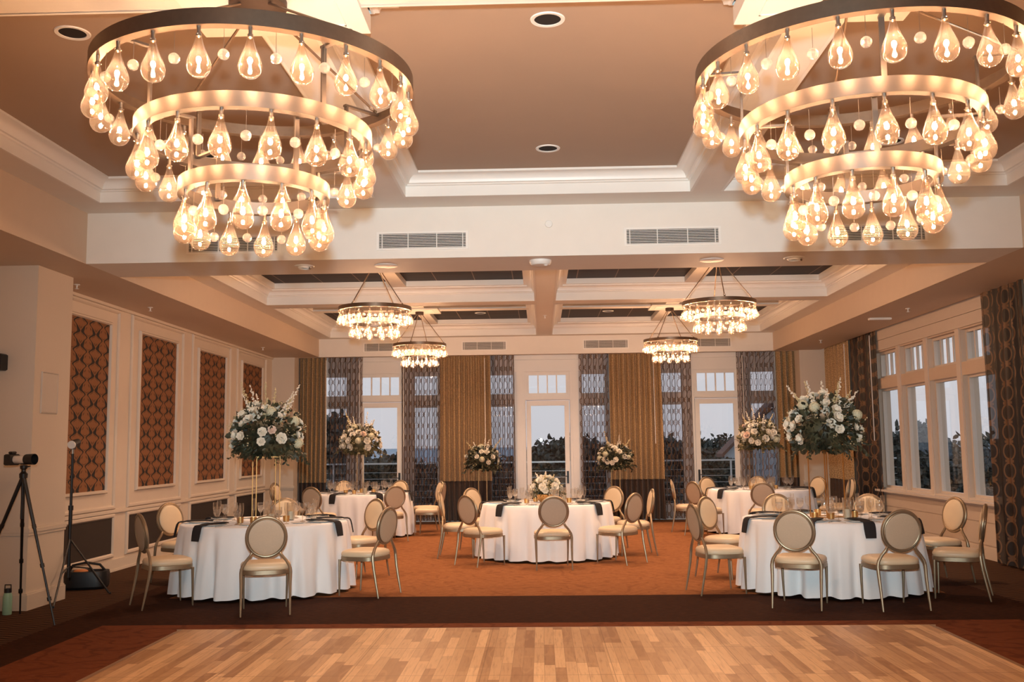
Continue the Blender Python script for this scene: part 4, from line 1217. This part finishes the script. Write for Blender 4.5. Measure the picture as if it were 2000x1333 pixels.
for k, T in TABLES.items():
    cx_, cy_ = T['c']; short = T['name']
    for ang, dist, tw, where, look in SEATS[k]:
        if k == 'sea' and ang == 152: ang = 148
        a = radians(ang + rs.uniform(-2, 2))
        at = 'on the %s, setting %s' % (short, where)
        g = short
        put('dinner_plate', cx_, cy_, a, 0.725, 0.0, ZT, a, at, 'dinner plates at ' + g)
        put('napkin', cx_, cy_, a, 0.70, rs.uniform(-.01, .01), ZT, a - pi/2 + rs.uniform(-.05, .05), at, 'napkins at ' + g)
        put('fork', cx_, cy_, a, 0.74, -0.185, ZT, a + pi/2, at, 'forks at ' + g)
        put('knife', cx_, cy_, a, 0.74, 0.175, ZT, a + pi/2, at, 'knives at ' + g)
        put('bread_plate', cx_, cy_, a, 0.56, -0.20, ZT, a, at, 'bread plates at ' + g)
        put('water_goblet', cx_, cy_, a, 0.52, 0.13, ZT, a, at, 'water goblets at ' + g)
        put('wine_glass', cx_, cy_, a, 0.45, 0.06, ZT, a, at, 'wine glasses at ' + g)
        put('champagne_flute', cx_, cy_, a, 0.535, 0.215, ZT, a, at, 'champagne flutes at ' + g)
# gold votives and a glass candle cylinder
def make_votive():
    o = MB().lathe([(0.0, 0.0), (0.030, 0.0), (0.034, 0.004), (0.038, 0.066), (0.036, 0.066), (0.031, 0.006), (0.0, 0.006)], 20, cap=False).build('gold_votive', M['gold'])
    MB().lathe([(0.0, 0.006), (0.029, 0.006), (0.033, 0.045), (0.0, 0.045)], 16, cap=False).build('candle', M['candle'], o)
    return o
def make_cylinder():
    o = MB().lathe([(0.0, 0.0), (0.045, 0.0), (0.045, 0.20), (0.042, 0.20), (0.042, 0.006), (0.0, 0.006)], 24, cap=False).build('hurricane_glass', M['stemglass'])
    MB().lathe([(0.0, 0.007), (0.032, 0.007), (0.032, 0.10), (0.0, 0.104)], 16, cap=False).build('pillar_candle', M['candle'], o)
    return o
pv, pc = make_votive(), make_cylinder()
for k, T in TABLES.items():
    cx_, cy_ = T['c']; short = T['name']
    spots = [(-100, .30), (-130, .33), (-20, .28), (95, .30)] if k != 'mid' else [(-160, .30), (-15, .34), (35, .30), (120, .31)]
    for (ang, r_), w in zip(spots, ('nearest the camera', 'toward the panelled wall', 'toward the windows', 'on the curtain side')):
        a = radians(ang)
        o = place(pv, USED, (cx_+r_*cos(a), cy_+r_*sin(a), ZT)); tag(o, 'gold votive candle cup on the %s, %s' % (short, w), 'candle holder', 'gold votives')
    for ang, w in ((-62, 'camera side'), (30, 'window side')):
        a = radians(ang)
        o = place(pc, USED, (cx_+.29*cos(a), cy_+.29*sin(a), ZT)); tag(o, 'clear cylinder with pillar candle on the %s, %s of the flowers' % (short, w), 'candle holder', 'clear candle cylinders')

# ------------------------------------------------------------------ flowers
def petal(m, T_, L, W, curl, seg=3):
    vs = []; fs = []
    for i in range(seg+1):
        q = i/seg; w = W*sin(pi*min(0.97, 0.18+0.72*q))
        y = L*q; z = curl*q*q*L
        vs += [T_ @ Vector((-w, y, z+0.12*w)), T_ @ Vector((0, y, z-0.10*w)), T_ @ Vector((w, y, z+0.12*w))]
    for i in range(seg):
        for k in (0, 1): fs.append((i*3+k, i*3+k+1, i*3+k+4, i*3+k+3))
    m.add(vs, fs)
def rose_mesh(seed):
    r = random.Random(seed); m = MB()
    for ring, (n, tilt, L, W, off) in enumerate(((4, 86, .040, .024, .003), (5, 76, .046, .030, .010), (6, 62, .050, .034, .014), (7, 42, .050, .036, .014))):
        for k in range(n):
            a = 2*pi*(k + ring*0.37 + r.uniform(-.1, .1))/n
            T_ = Matrix.Rotation(a, 4, 'Z') @ Matrix.Translation((0, off, -0.004*ring)) @ Matrix.Rotation(radians(tilt + r.uniform(-6, 6)), 4, 'X')
            petal(m, T_, L, W, -0.35 if ring > 1 else 0.5)
    return m.sphere((0, 0, 0.014), 0.024, 8, 6)
def hydrangea_mesh(seed):
    r = random.Random(seed); m = MB(); R = 0.062
    n = 64
    for i in range(n):
        z = 1 - 1.55*(i+0.5)/n; t = i*2.39996; q = sqrt(max(0, 1-z*z))
        nrm = Vector((q*cos(t), q*sin(t), z)); c = nrm*R*(1+r.uniform(-.05, .05))
        rot = nrm.to_track_quat('Z', 'Y').to_matrix().to_4x4()
        T0 = Matrix.Translation(c) @ rot @ Matrix.Rotation(r.uniform(0, 6), 4, 'Z')
        for k in range(4):
            T_ = T0 @ Matrix.Rotation(k*pi/2, 4, 'Z')
            m.add([T_ @ Vector(p) for p in ((0, 0, 0), (-.0085, .010, .006), (0, .018, .003), (.0085, .010, .006))], [(0, 3, 2, 1)])
    return m.sphere((0, 0, 0), R*0.80, 12, 8)
def leaf(m, T_, L, W):
    m.add([T_ @ Vector(p) for p in ((0, 0, 0), (-W*.8, L*.3, L*.04), (0, L*.33, -L*.03), (W*.8, L*.3, L*.04), (-W*.75, L*.68, L*.02), (0, L*.70, -L*.06), (W*.75, L*.68, L*.02), (0, L, -L*.08))],
          [(0, 2, 1), (0, 3, 2), (1, 2, 5, 4), (2, 3, 6, 5), (4, 5, 7), (5, 6, 7)])
def dir_frame(d, roll=0.0): return Vector(d).to_track_quat('Y', 'Z').to_matrix().to_4x4() @ Matrix.Rotation(roll, 4, 'Y')
FM = {'rose': [mesh_only(rose_mesh(s), 'rose', M['petal'], 60) for s in (1, 2, 3)],
      'blush': [mesh_only(rose_mesh(s), 'rose', M['petal_blush'], 60) for s in (4,)],
      'hyd': [mesh_only(hydrangea_mesh(s), 'hydrangea', M['petal_green'], 60) for s in (5, 6)]}
def arrangement(loc, seed, label, rx=0.40, rz=0.30, tall=True, nrose=20, nhyd=4, spread=1.0, leafm='leaf', nleaf=420, sprays=7, group='tall white flower arrangements'):
    """mound of blooms: origin at the underside of the mound"""
    r = random.Random(seed)
    e = empty('flower_arrangement', loc); tag(e, label, 'flowers', group)
    c = Vector((0, 0, rz*0.55))
    fo = MB()
    fo.sphere((0, 0, rz*0.52), 1.0, 14, 9, (rx*0.62, rx*0.62, rz*0.53))
    for i in range(int(150*spread)):
        t = r.uniform(0, 2*pi); q = rx*r.uniform(0.15, 0.75)
        leaf(fo, Matrix.Translation((q*cos(t), q*sin(t), r.uniform(0.0, 0.10)*spread)) @ dir_frame((cos(t)*.8, sin(t)*.8, r.uniform(-1.1, -.3)), r.uniform(0, 6.28)), 0.085*spread, 0.026*spread)
    for i in range(nleaf):
        z = r.uniform(-0.55, 0.95); t = r.uniform(0, 2*pi); q = sqrt(1-z*z)
        d = Vector((q*cos(t), q*sin(t), z))
        p = c + Vector((d.x*rx, d.y*rx, d.z*rz*(1.0 if z > 0 else 0.75)))*r.uniform(0.62, 0.98)
        dd = (d + Vector((r.uniform(-.7, .7), r.uniform(-.7, .7), r.uniform(-.8, .5)))).normalized()
        L = r.uniform(0.055, 0.10)*spread
        leaf(fo, Matrix.Translation(p) @ dir_frame(dd, r.uniform(0, 6.28)), L, L*r.choice((0.22, 0.30, 0.42)))
    # drooping stems of small leaves round the rim
    for i in range(int(16*spread)):
        t = r.uniform(0, 2*pi); base = c + Vector((cos(t)*rx*0.75, sin(t)*rx*0.75, -rz*0.25))
        tip = base + Vector((cos(t)*rx*r.uniform(.25, .55), sin(t)*rx*r.uniform(.25, .55), -rz*r.uniform(0.15, 0.55)))
        fo.tube([base, (base+tip)/2 + Vector((0, 0, 0.02)), tip], 0.0022, 4)
        for j in range(9):
            q = 0.25 + 0.75*j/8; p = base.lerp(tip, q)
            dd = ((tip-base).normalized() + Vector((r.uniform(-1, 1), r.uniform(-1, 1), r.uniform(-.6, .6)))).normalized()
            leaf(fo, Matrix.Translation(p) @ dir_frame(dd, r.uniform(0, 6)), 0.055, 0.017)
    o = fo.build('foliage', M[leafm], e, sharp=180); o['kind'] = 'stuff'
    # blooms over the upper shell
    pts = []
    tries = 0
    while len(pts) < nrose + nhyd and tries < 4000:
        tries += 1
        z = r.uniform(-0.30, 0.98); t = r.uniform(0, 2*pi); q = sqrt(1-z*z)
        d = Vector((q*cos(t), q*sin(t), z))
        p = c + Vector((d.x*rx*0.96, d.y*rx*0.96, d.z*rz*0.95))*r.uniform(0.93, 1.07)
        if all((p-o2).length > (0.125 if len(pts) < nhyd else 0.088)*min(1, rx/0.33) for o2, _ in pts): pts.append((p, d))
    for i, (p, d) in enumerate(pts):
        rot = (d + Vector((r.uniform(-.25, .25), r.uniform(-.25, .25), .1))).to_track_quat('Z', 'Y').to_euler()
        if i < nhyd: o = link('hydrangea', r.choice(FM['hyd']), e, p, rot=rot, scale=(0.85, 0.85, 0.85))
        else:
            s_ = r.uniform(0.75, 1.15)
            o = link('rose', r.choice(FM['rose'] + (FM['blush'] if r.random() < 0.2 else [])), e, p, rot=rot, scale=(s_, s_, s_))
    # airy upright sprays and clusters of buds
    for i in range(sprays):
        t = 2*pi*i/sprays + r.uniform(-.3, .3); lean = r.uniform(0.15, 0.75)
        base = c + Vector((cos(t)*rx*0.45, sin(t)*rx*0.45, rz*0.35))
        Ls = r.uniform(0.24, 0.40)*(1.0 if tall else 0.42)
        tip = base + Vector((cos(t)*lean, sin(t)*lean, 1.0)).normalized()*Ls*1.25
        sp = MB(); mid = (base+tip)/2 + Vector((cos(t), sin(t), 0))*(-0.02)
        sp.tube([base, mid, tip], 0.0022, 4)
        for j in range(38):
            q = 0.12 + 0.88*j/37
            p = base.lerp(mid, q*2) if q < .5 else mid.lerp(tip, q*2-1)
            w = 0.038*(1.15-q)
            p = p + Vector((r.uniform(-w, w), r.uniform(-w, w), r.uniform(-.01, .01)))
            sp.sphere(p, 0.0150*(1.2-q*0.70)*r.uniform(.55, 1.2), 6, 4)
        sp.build('blossom_spray', M['petal' if i % 3 else 'bud'], e)
    bd = MB()
    for i in range(60):
        z = r.uniform(-0.35, 0.95); t = r.uniform(0, 2*pi); q = sqrt(1-z*z); d = Vector((q*cos(t), q*sin(t), z))
        p = c + Vector((d.x*rx, d.y*rx, d.z*rz))*r.uniform(0.98, 1.16)
        for j in range(4): bd.sphere(p + Vector((r.uniform(-.02, .02), r.uniform(-.02, .02), r.uniform(-.02, .02))), r.uniform(.004, .0085), 5, 4)
    o = bd.build('filler_buds', M['bud'], e); o['kind'] = 'stuff'
    return e
def stand(loc, hgt, label, w=0.13, t_=0.005, mat='gold', group='tall gold flower stands', rz=0.0):
    e = empty('flower_stand', loc, rz); tag(e, label, 'flower stand', group)
    for sx in (-1, 1):
        for sy in (-1, 1): MB().box(sx*w-t_, sx*w+t_, sy*w-t_, sy*w+t_, 0.0, hgt-0.008).build('leg', M[mat], e)
    for z, nme in ((0.0, 'base_frame'), (hgt-0.01, 'top_frame')):
        m = MB()
        for s_ in (-1, 1):
            m.box(-w-.005, w+.005, s_*w-.005, s_*w+.005, z, z+0.010).box(s_*w-.005, s_*w+.005, -w+.005, w-.005, z, z+0.010)
        m.build(nme, M[mat], e)
    MB().box(-w-.005, w+.005, -w-.005, w+.005, hgt, hgt+0.005).build('top_plate', M[mat], e)
    return e
for k, fl, st, sd, rx, kw in (
    ('panel', 'largest white flower arrangement, on the stand by the panelled wall', 'gold stand on the table by the panelled wall', 11, 0.40, dict(nrose=34, nhyd=5, nleaf=620, sprays=11)),
    ('win', 'largest white flower arrangement, on the stand by the window wall', 'gold stand on the table by the window wall', 12, 0.40, dict(nrose=44, nhyd=6, nleaf=620, sprays=11)),
    ('sea', 'white flower arrangement in front of the sea-view door', 'thin gold stand before the sea-view door', 13, 0.37, dict(nrose=38, nhyd=6, leafm='leaf_warm', sprays=6)),
    ('roof', 'white flower arrangement in front of the roof-view door', 'thin gold stand before the roof-view door', 14, 0.37, dict(nrose=38, nhyd=5, leafm='leaf_warm', sprays=6))):
    cx_, cy_ = TABLES[k]['c']
    h_ = 0.73
    stand((cx_, cy_, ZT), h_, st, rz=0.45 if k in ('panel', 'win') else 0.2, t_=0.0045 if k in ('panel', 'win') else 0.003, w=0.13 if k != 'sea' else 0.055, mat='gold' if k in ('panel', 'win') else 'dimgold')
    arrangement((cx_, cy_, ZT+h_+0.006), sd, fl, rx=rx, rz=0.40 if k in ('panel', 'win') else 0.33, **kw)
for x, sd, fl, st in ((-0.60, 15, 'floor-stand flowers before the wide gold drape on the sea-view side', 'gold floor stand before the drape on the sea-view side'),
                      (2.10, 16, 'floor-stand flowers before the wide gold drape on the roof-view side', 'gold floor stand before the drape on the roof-view side')):
    xx = ((940 if sd == 15 else 1197)-1000)/1919.37 - 0.0283
    stand((xx*20.2, 20.2, 0.0), 1.12, st, w=0.085, t_=0.003, mat='dimgold')
    arrangement((xx*20.2, 20.2, 1.126), sd, fl, rx=0.34, rz=0.31, nrose=22, nhyd=5, nleaf=520, sprays=5, group='floor-stand flower arrangements')
cx_, cy_ = TABLES['mid']['c']
o = MB().lathe([(0.0, 0.0), (0.075, 0.0), (0.09, 0.01), (0.125, 0.06), (0.145, 0.12), (0.140, 0.12), (0.12, 0.06), (0.085, 0.015), (0.0, 0.012)], 28, cap=False).build('gold_bowl', M['gold'], loc=(cx_, cy_, ZT))
tag(o, 'gold bowl holding the low centrepiece on the middle table', 'bowl')
arrangement((cx_, cy_, ZT+0.125), 17, 'low centrepiece of white roses in a gold bowl', rx=0.215, rz=0.15, tall=False, nrose=22, nhyd=0, nleaf=260, spread=0.6, leafm='leaf_warm', sprays=4, group='low centrepieces')

# ------------------------------------------------------------------ photo gear by the near pier
def at_floor(px, py):
    d = _R @ Vector(((px-1000)/1919.37, 1, -(py-666.5)/1919.37)); t = -H/d.z
    return Vector((d.x*t, d.y*t, 0))
f1, f2, f3 = Vector((-4.62, 8.72, 0.0)), Vector((-4.86, 9.62, 0.0)), Vector((-5.35, 8.90, 0.0))
f1 = at_floor(107, 1222); f2 = at_floor(39, 1200); f3 = at_floor(-75, 1215)
f4 = at_floor(51, 1223)
head = (f1+f2+f3)/3; head = Vector((-4.88, 9.20, 1.36))
e = empty('camera_tripod', (head.x, head.y, 0)); tag(e, 'black tripod carrying the long lens beside the near pier', 'tripod')
o_ = Vector((head.x, head.y, 0))
for f in (f1, f2, f3):
    m = MB(); a = head - o_; b = f - o_
    pts = [a + (b-a)*q for q in (0.02, 0.34, 0.36, 0.60, 0.62, 0.82, 0.84, 1.0)]
    m.tube(pts, [0.019, 0.017, 0.0145, 0.0135, 0.0115, 0.011, 0.009, 0.009], 8)
    for q in (0.35, 0.61, 0.83): m.tube([a+(b-a)*(q-0.012), a+(b-a)*(q+0.012)], 0.020, 8)
    m.build('leg', M['blackmetal'], e)
MB().tube([(0, 0, 0.95), (0, 0, 1.42)], 0.014, 10).build('centre_column', M['blackmetal'], e)
MB().lathe([(0.0, 1.33), (0.035, 1.33), (0.038, 1.37), (0.02, 1.39), (0.02, 1.41), (0.032, 1.42), (0.034, 1.45), (0.0, 1.455)], 16, cap=False).tube([(0, 0, 1.43), (0.07, -0.02, 1.44)], 0.007, 6).build('ball_head', M['blackmetal'], e)
e = empty('telephoto_camera', (head.x, head.y, 1.456), radians(-12)); tag(e, 'camera with long white telephoto lens mounted on the tripod', 'camera')
Ry = Matrix.Rotation(pi/2, 4, 'Y')
def lz(prof, n=20): return MB().lathe(prof, n, Matrix.Translation((0, 0, 0.05)) @ Ry, cap=False)
lz([(0.0, -0.10), (0.036, -0.10), (0.036, -0.04), (0.040, -0.035), (0.040, 0.015), (0.030, 0.02)]).build('lens_barrel', M['lenswhite'], e)
lz([(0.031, 0.015), (0.046, 0.02), (0.048, 0.025), (0.052, 0.115), (0.050, 0.115), (0.046, 0.03), (0.0, 0.03)]).build('lens_hood', M['black'], e)
MB().cbox(-0.17, -0.10, -0.065, 0.065, -0.005, 0.10, 0.01).cbox(-0.15, -0.11, -0.03, 0.03, 0.10, 0.125, 0.006).build('camera_body', M['black'], e)
MB().cbox(-0.03, 0.03, -0.015, 0.015, 0.0, 0.014, 0.003).build('tripod_foot', M['black'], e)
# light stand with strobe
p = Vector(((133-1000)/1919.37-0.0283, 1, 0))*10.85
e = empty('light_stand', (p.x, p.y, 0)); tag(e, 'black light stand in front of the first damask panel', 'light stand')
MB().tube([(0, 0, 0.20), (0, 0, 0.95)], 0.020, 10).tube([(0, 0, 0.95), (0, 0, 1.55)], 0.015, 10).tube([(0, 0, 0.93), (0, 0, 0.98)], 0.027, 10).tube([(0, 0, 1.28), (0, 0, 1.31)], 0.024, 10).build('pole', M['blackmetal'], e)
for px, py in ((104, 1189), (213, 1161), (None, None)):
    q = at_floor(px, py) - p if px else Vector((-0.22, 0.50, 0)); q.z = 0
    top = Vector((0, 0, 0.62)); ft = Vector((q.x, q.y, 0.012))
    m = MB().tube([top, ft], 0.0105, 8); mid = top.lerp(ft, 0.55)
    m.tube([(0, 0, 0.32), mid], 0.008, 6).tube([ft, ft + Vector((q.x, q.y, 0)).normalized()*0.02 ], 0.014, 8)
    m.build('leg', M['blackmetal'], e)
e = empty('strobe_light', (p.x, p.y, 1.55)); tag(e, 'small round-headed strobe on top of the light stand', 'flash light')
MB().tube([(0, 0, 0.0), (0, 0, 0.055)], 0.016, 10).build('bracket', M['socket'], e)
MB().tube([(0.0, 0.11, 0.13), (0.0, 0.03, 0.115), (0.0, -0.03, 0.10)], [0.038, 0.042, 0.046], 18).box(-0.02, 0.02, -0.02, 0.03, 0.05, 0.08).build('strobe_body', M['black'], e)
MB().tube([(0.0, -0.0295, 0.10), (0.0, -0.045, 0.0965)], [0.046, 0.044], 18).build('strobe_face', M['white'], e)
# camera bag and bottle
q = at_floor(158, 1156)
e = empty('camera_bag', (q.x-0.05, q.y+0.25, 0), 0.25); tag(e, 'open black camera bag under the light stand', 'bag')
stacked([(0.22, 0.15, 0.005), (0.24, 0.17, 0.03), (0.245, 0.175, 0.15), (0.235, 0.165, 0.20), (0.19, 0.12, 0.20), (0.18, 0.11, 0.17)], 28, 3.2, 0.0).build('bag_body', M['black'], e)
MB().tube([(-0.2, 0.0, 0.18), (-0.15, -0.04, 0.27), (0.0, -0.06, 0.30), (0.14, -0.03, 0.27), (0.22, 0.0, 0.17)], 0.014, 8).build('strap', M['black'], e)
MB().sphere((-0.07, 0.0, 0.195), 0.07, 10, 6, (1.2, 0.8, 0.35)).build('orange_cloth', M['ochre'], e)
q = at_floor(8, 1203)
e = empty('water_bottle', (q.x, q.y+0.05, 0)); tag(e, 'mint green water bottle with a black loop lid behind the tripod', 'bottle')
MB().lathe([(0.0, 0.0), (0.040, 0.0), (0.043, 0.006), (0.043, 0.17), (0.036, 0.20), (0.030, 0.21), (0.0, 0.212)], 20, cap=False).build('bottle_body', M['mint'], e)
MB().lathe([(0.0, 0.21), (0.034, 0.21), (0.034, 0.25), (0.0, 0.252)], 20, cap=False).tube([(-0.03, 0, 0.245), (-0.03, 0, 0.285), (0.03, 0, 0.285), (0.03, 0, 0.245)], 0.006, 6).build('bottle_lid', M['black'], e)

# ------------------------------------------------------------------ outside, at dusk
struct('ground', MB().box(-400, 400, 25.5, 90, -7.2, -7.0).box(9.0, 400, -60, 25.5, -7.2, -7.0), M['earth'], 'dark ground below the balcony', 'ground')
struct('sea', MB().box(-9000, 9000, 90, 16000, -9.2, -9.0), M['sea'], 'grey blue sea out to the horizon', 'sea')
struct('balcony_floor', MB().box(-7, 8.5, YB+0.16, 24.0, -0.25, -0.04), M['stone'], 'stone balcony floor outside the doors', 'floor')
e = empty('balcony_railing', (0.7, 23.7, -0.04)); tag(e, 'metal balcony railing outside the doors', 'railing')
for k in range(9): MB().box(-7.6+1.9*k-0.02, -7.6+1.9*k+0.02, -0.02, 0.02, 0, 1.22).build('post', M['railmetal'], e)
MB().box(-7.7, 7.7, -0.03, 0.03, 1.22, 1.255).build('top_rail', M['railmetal'], e)
m = MB()
for k in range(7): m.box(-7.7, 7.7, -0.004, 0.004, 0.12+0.15*k, 0.128+0.15*k)
m.build('cable', M['railmetal'], e)
def leafy(m, cx_, cy_, cz, rx, ry, rz, n, L, r, shell=0.45):
    for i in range(n):
        z = r.uniform(-1, 1); t = r.uniform(0, 2*pi); q = sqrt(1-z*z)
        f = r.uniform(shell, 1.0)
        p = Vector((cx_+rx*q*cos(t)*f, cy_+ry*q*sin(t)*f, cz+rz*z*f))
        d = Vector((r.uniform(-1, 1), r.uniform(-1, 1), r.uniform(-1, 1))).normalized()
        leaf(m, Matrix.Translation(p) @ dir_frame(d, r.uniform(0, 6.28)), L*r.uniform(.6, 1.3), L*0.34)
def tree(x, y, ztop, rad, seed, label, n=2600, L=0.30, zb=-7.0):
    r = random.Random(seed)
    e = empty('tree', (x, y, zb)); tag(e, label, 'tree', 'trees outside the windows')
    hgt = ztop-zb
    MB().tube([(0, 0, 0), (0.1, 0, hgt*0.45), (0, 0.1, hgt*0.75)], [0.30, 0.22, 0.12], 8).build('trunk', M['bark'], e)
    m = MB()
    nb = 9
    for k in range(nb):
        a = 2*pi*k/nb + r.uniform(-.3, .3); q = rad*r.uniform(0.15, 0.62)
        br = rad*r.uniform(0.38, 0.60)
        cz = hgt - br*0.85 - r.uniform(0, rad*0.9) if k else hgt - br*0.9
        leafy(m, q*cos(a), q*sin(a), cz, br, br, br*0.8, n//nb, L, r)
    leafy(m, 0, 0, hgt-rad*1.5, rad*0.85, rad*0.85, rad*0.9, n//3, L*1.2, r, 0.2)
    m.build('crown', M['tree_leaf'], e, sharp=180)
def PX(px, y): return ((px-1000)/1919.37 - 0.0283)*y
def PZ(py, y, px=1000): return H + (878 - 0.0122*(px-600) - py)/1919.37*y
tree(PX(1098, 44), 44, PZ(846, 44, 1100), 1.75, 1, 'spreading tree seen through the middle balcony door')
tree(PX(1052, 40), 40, PZ(868, 40, 1060), 1.3, 2, 'rounder tree on the handle-less side of the middle balcony door')
tree(PX(728, 34), 34, PZ(893, 34, 735), 1.2, 3, 'low tree under the sea horizon at the sea-view door')
tree(PX(768, 30), 30, PZ(890, 30, 770), 0.9, 4, 'shrubby tree at the hinge edge of the sea-view door')
tree(PX(1378, 60), 60, PZ(846, 60, 1380), 2.2, 5, 'tree standing behind the hedge at the roof-view door')
tree(PX(1318, 40), 40, PZ(852, 40, 1320), 1.4, 6, 'tree showing through the sheer beside the roof-view door')
tree(PX(655, 30), 30, PZ(808, 30, 655), 1.1, 7, 'dark round tree behind the sheer by the pier drape')
tree(PX(1160, 42), 42, PZ(855, 42, 1160), 2.0, 8, 'tree showing through the sheer beside the middle door')
tree(PX(1300, 40), 40, PZ(862, 40, 1300), 1.6, 22, 'tree showing behind the wide drape near the roof-view door')
tree(PX(980, 40), 40, PZ(884, 40, 980), 1.6, 23, 'low tree behind the narrow sheer by the middle door')
tree(PX(835, 42), 42, PZ(890, 42, 835), 1.8, 24, 'low tree behind the sheer next to the sea-view door')
for i, (px, py, y, rd, lb) in enumerate(((1748, 818, 34, 1.7, 'tree in the tall window nearest the corner curtains'),
                      (1800, 850, 36, 2.0, 'tree in the second tall window from the corner'),
                      (1858, 835, 34, 2.2, 'tree in the third tall window from the corner'),
                      (1925, 856, 32, 2.0, 'tree in the window beside the patterned drape'),
                      (1775, 868, 44, 3.0, 'broad distant tree between first and second tall windows'),
                      (1890, 868, 42, 3.2, 'broad distant tree between third and fourth tall windows'))):
    tree(PX(px, y), y, PZ(py, y, px), rd, 30+i, lb, L=0.26)
def hedge(x0, x1, y0, y1, z1, seed, label, n=5200, L=0.09, zb=-0.6):
    r = random.Random(seed); m = MB().box(x0+.12, x1-.12, y0+.12, y1-.12, zb, z1-.12)
    for i in range(n):
        x, y, z = r.uniform(x0, x1), r.uniform(y0, y1), r.uniform(zb, z1)
        s_ = r.random()
        if s_ < 0.6: y = y0 + r.uniform(0, .15)
        elif s_ < 0.85: z = z1 - r.uniform(0, .15)
        else: x = x0 + r.uniform(0, .15)
        d = Vector((r.uniform(-1, 1), r.uniform(-1.4, .3), r.uniform(-.5, 1.2))).normalized()
        leaf(m, Matrix.Translation((x, y, z)) @ dir_frame(d, r.uniform(0, 6)), L*r.uniform(.6, 1.3), L*.4)
    o = m.build('hedge', M['hedge_leaf'], sharp=180); tag(o, label, 'hedge', 'hedges on the balcony edge')
hedge(PX(1340, 25), PX(1445, 25), 24.6, 25.6, PZ(899, 25, 1385), 41, 'clipped dark hedge below the roof view', zb=-2.0)
hedge(PX(1020, 25), PX(1125, 25), 24.6, 25.6, PZ(932, 25, 1060), 42, 'loose shrubs behind the railing at the middle door', n=3800, zb=-2.0, L=0.13)
hedge(PX(690, 25), PX(800, 25), 24.6, 25.6, PZ(912, 25, 740), 43, 'loose shrubs behind the railing at the sea-view door', n=3800, zb=-2.0, L=0.13)
hh = 45.0
e = empty('neighbouring_house', (8.12, hh, -7.0)); tag(e, 'white house with a steep clay roof beyond the hedge', 'house')
ze = PZ(880, hh, 1405) + 7.0
MB().box(0.15, 4.85, 0.0, 1.0, 0, ze).add([(0.15, 0.0, ze), (4.85, 0.0, ze), (2.5, 0.0, ze+1.9), (0.15, 1.0, ze), (4.85, 1.0, ze), (2.5, 1.0, ze+1.9)],
   [(0, 1, 2), (5, 4, 3), (0, 2, 5, 3), (1, 4, 5, 2), (0, 3, 4, 1)]).build('house_wall', M['siding'], e)
m = MB()
for s_ in (-1, 1):
    a, b = (0.0, 2.5) if s_ < 0 else (5.0, 2.5)
    m.add([(a, -0.3, ze-0.15), (b, -0.3, ze+2.35), (b, 1.2, ze+2.35), (a, 1.2, ze-0.15), (a, -0.3, ze-0.32), (b, -0.3, ze+2.12), (b, 1.2, ze+2.12), (a, 1.2, ze-0.32)],
          [(0, 1, 2, 3), (7, 6, 5, 4), (0, 4, 5, 1), (3, 2, 6, 7), (0, 3, 7, 4)])
m.build('roof', M['roof'], e)
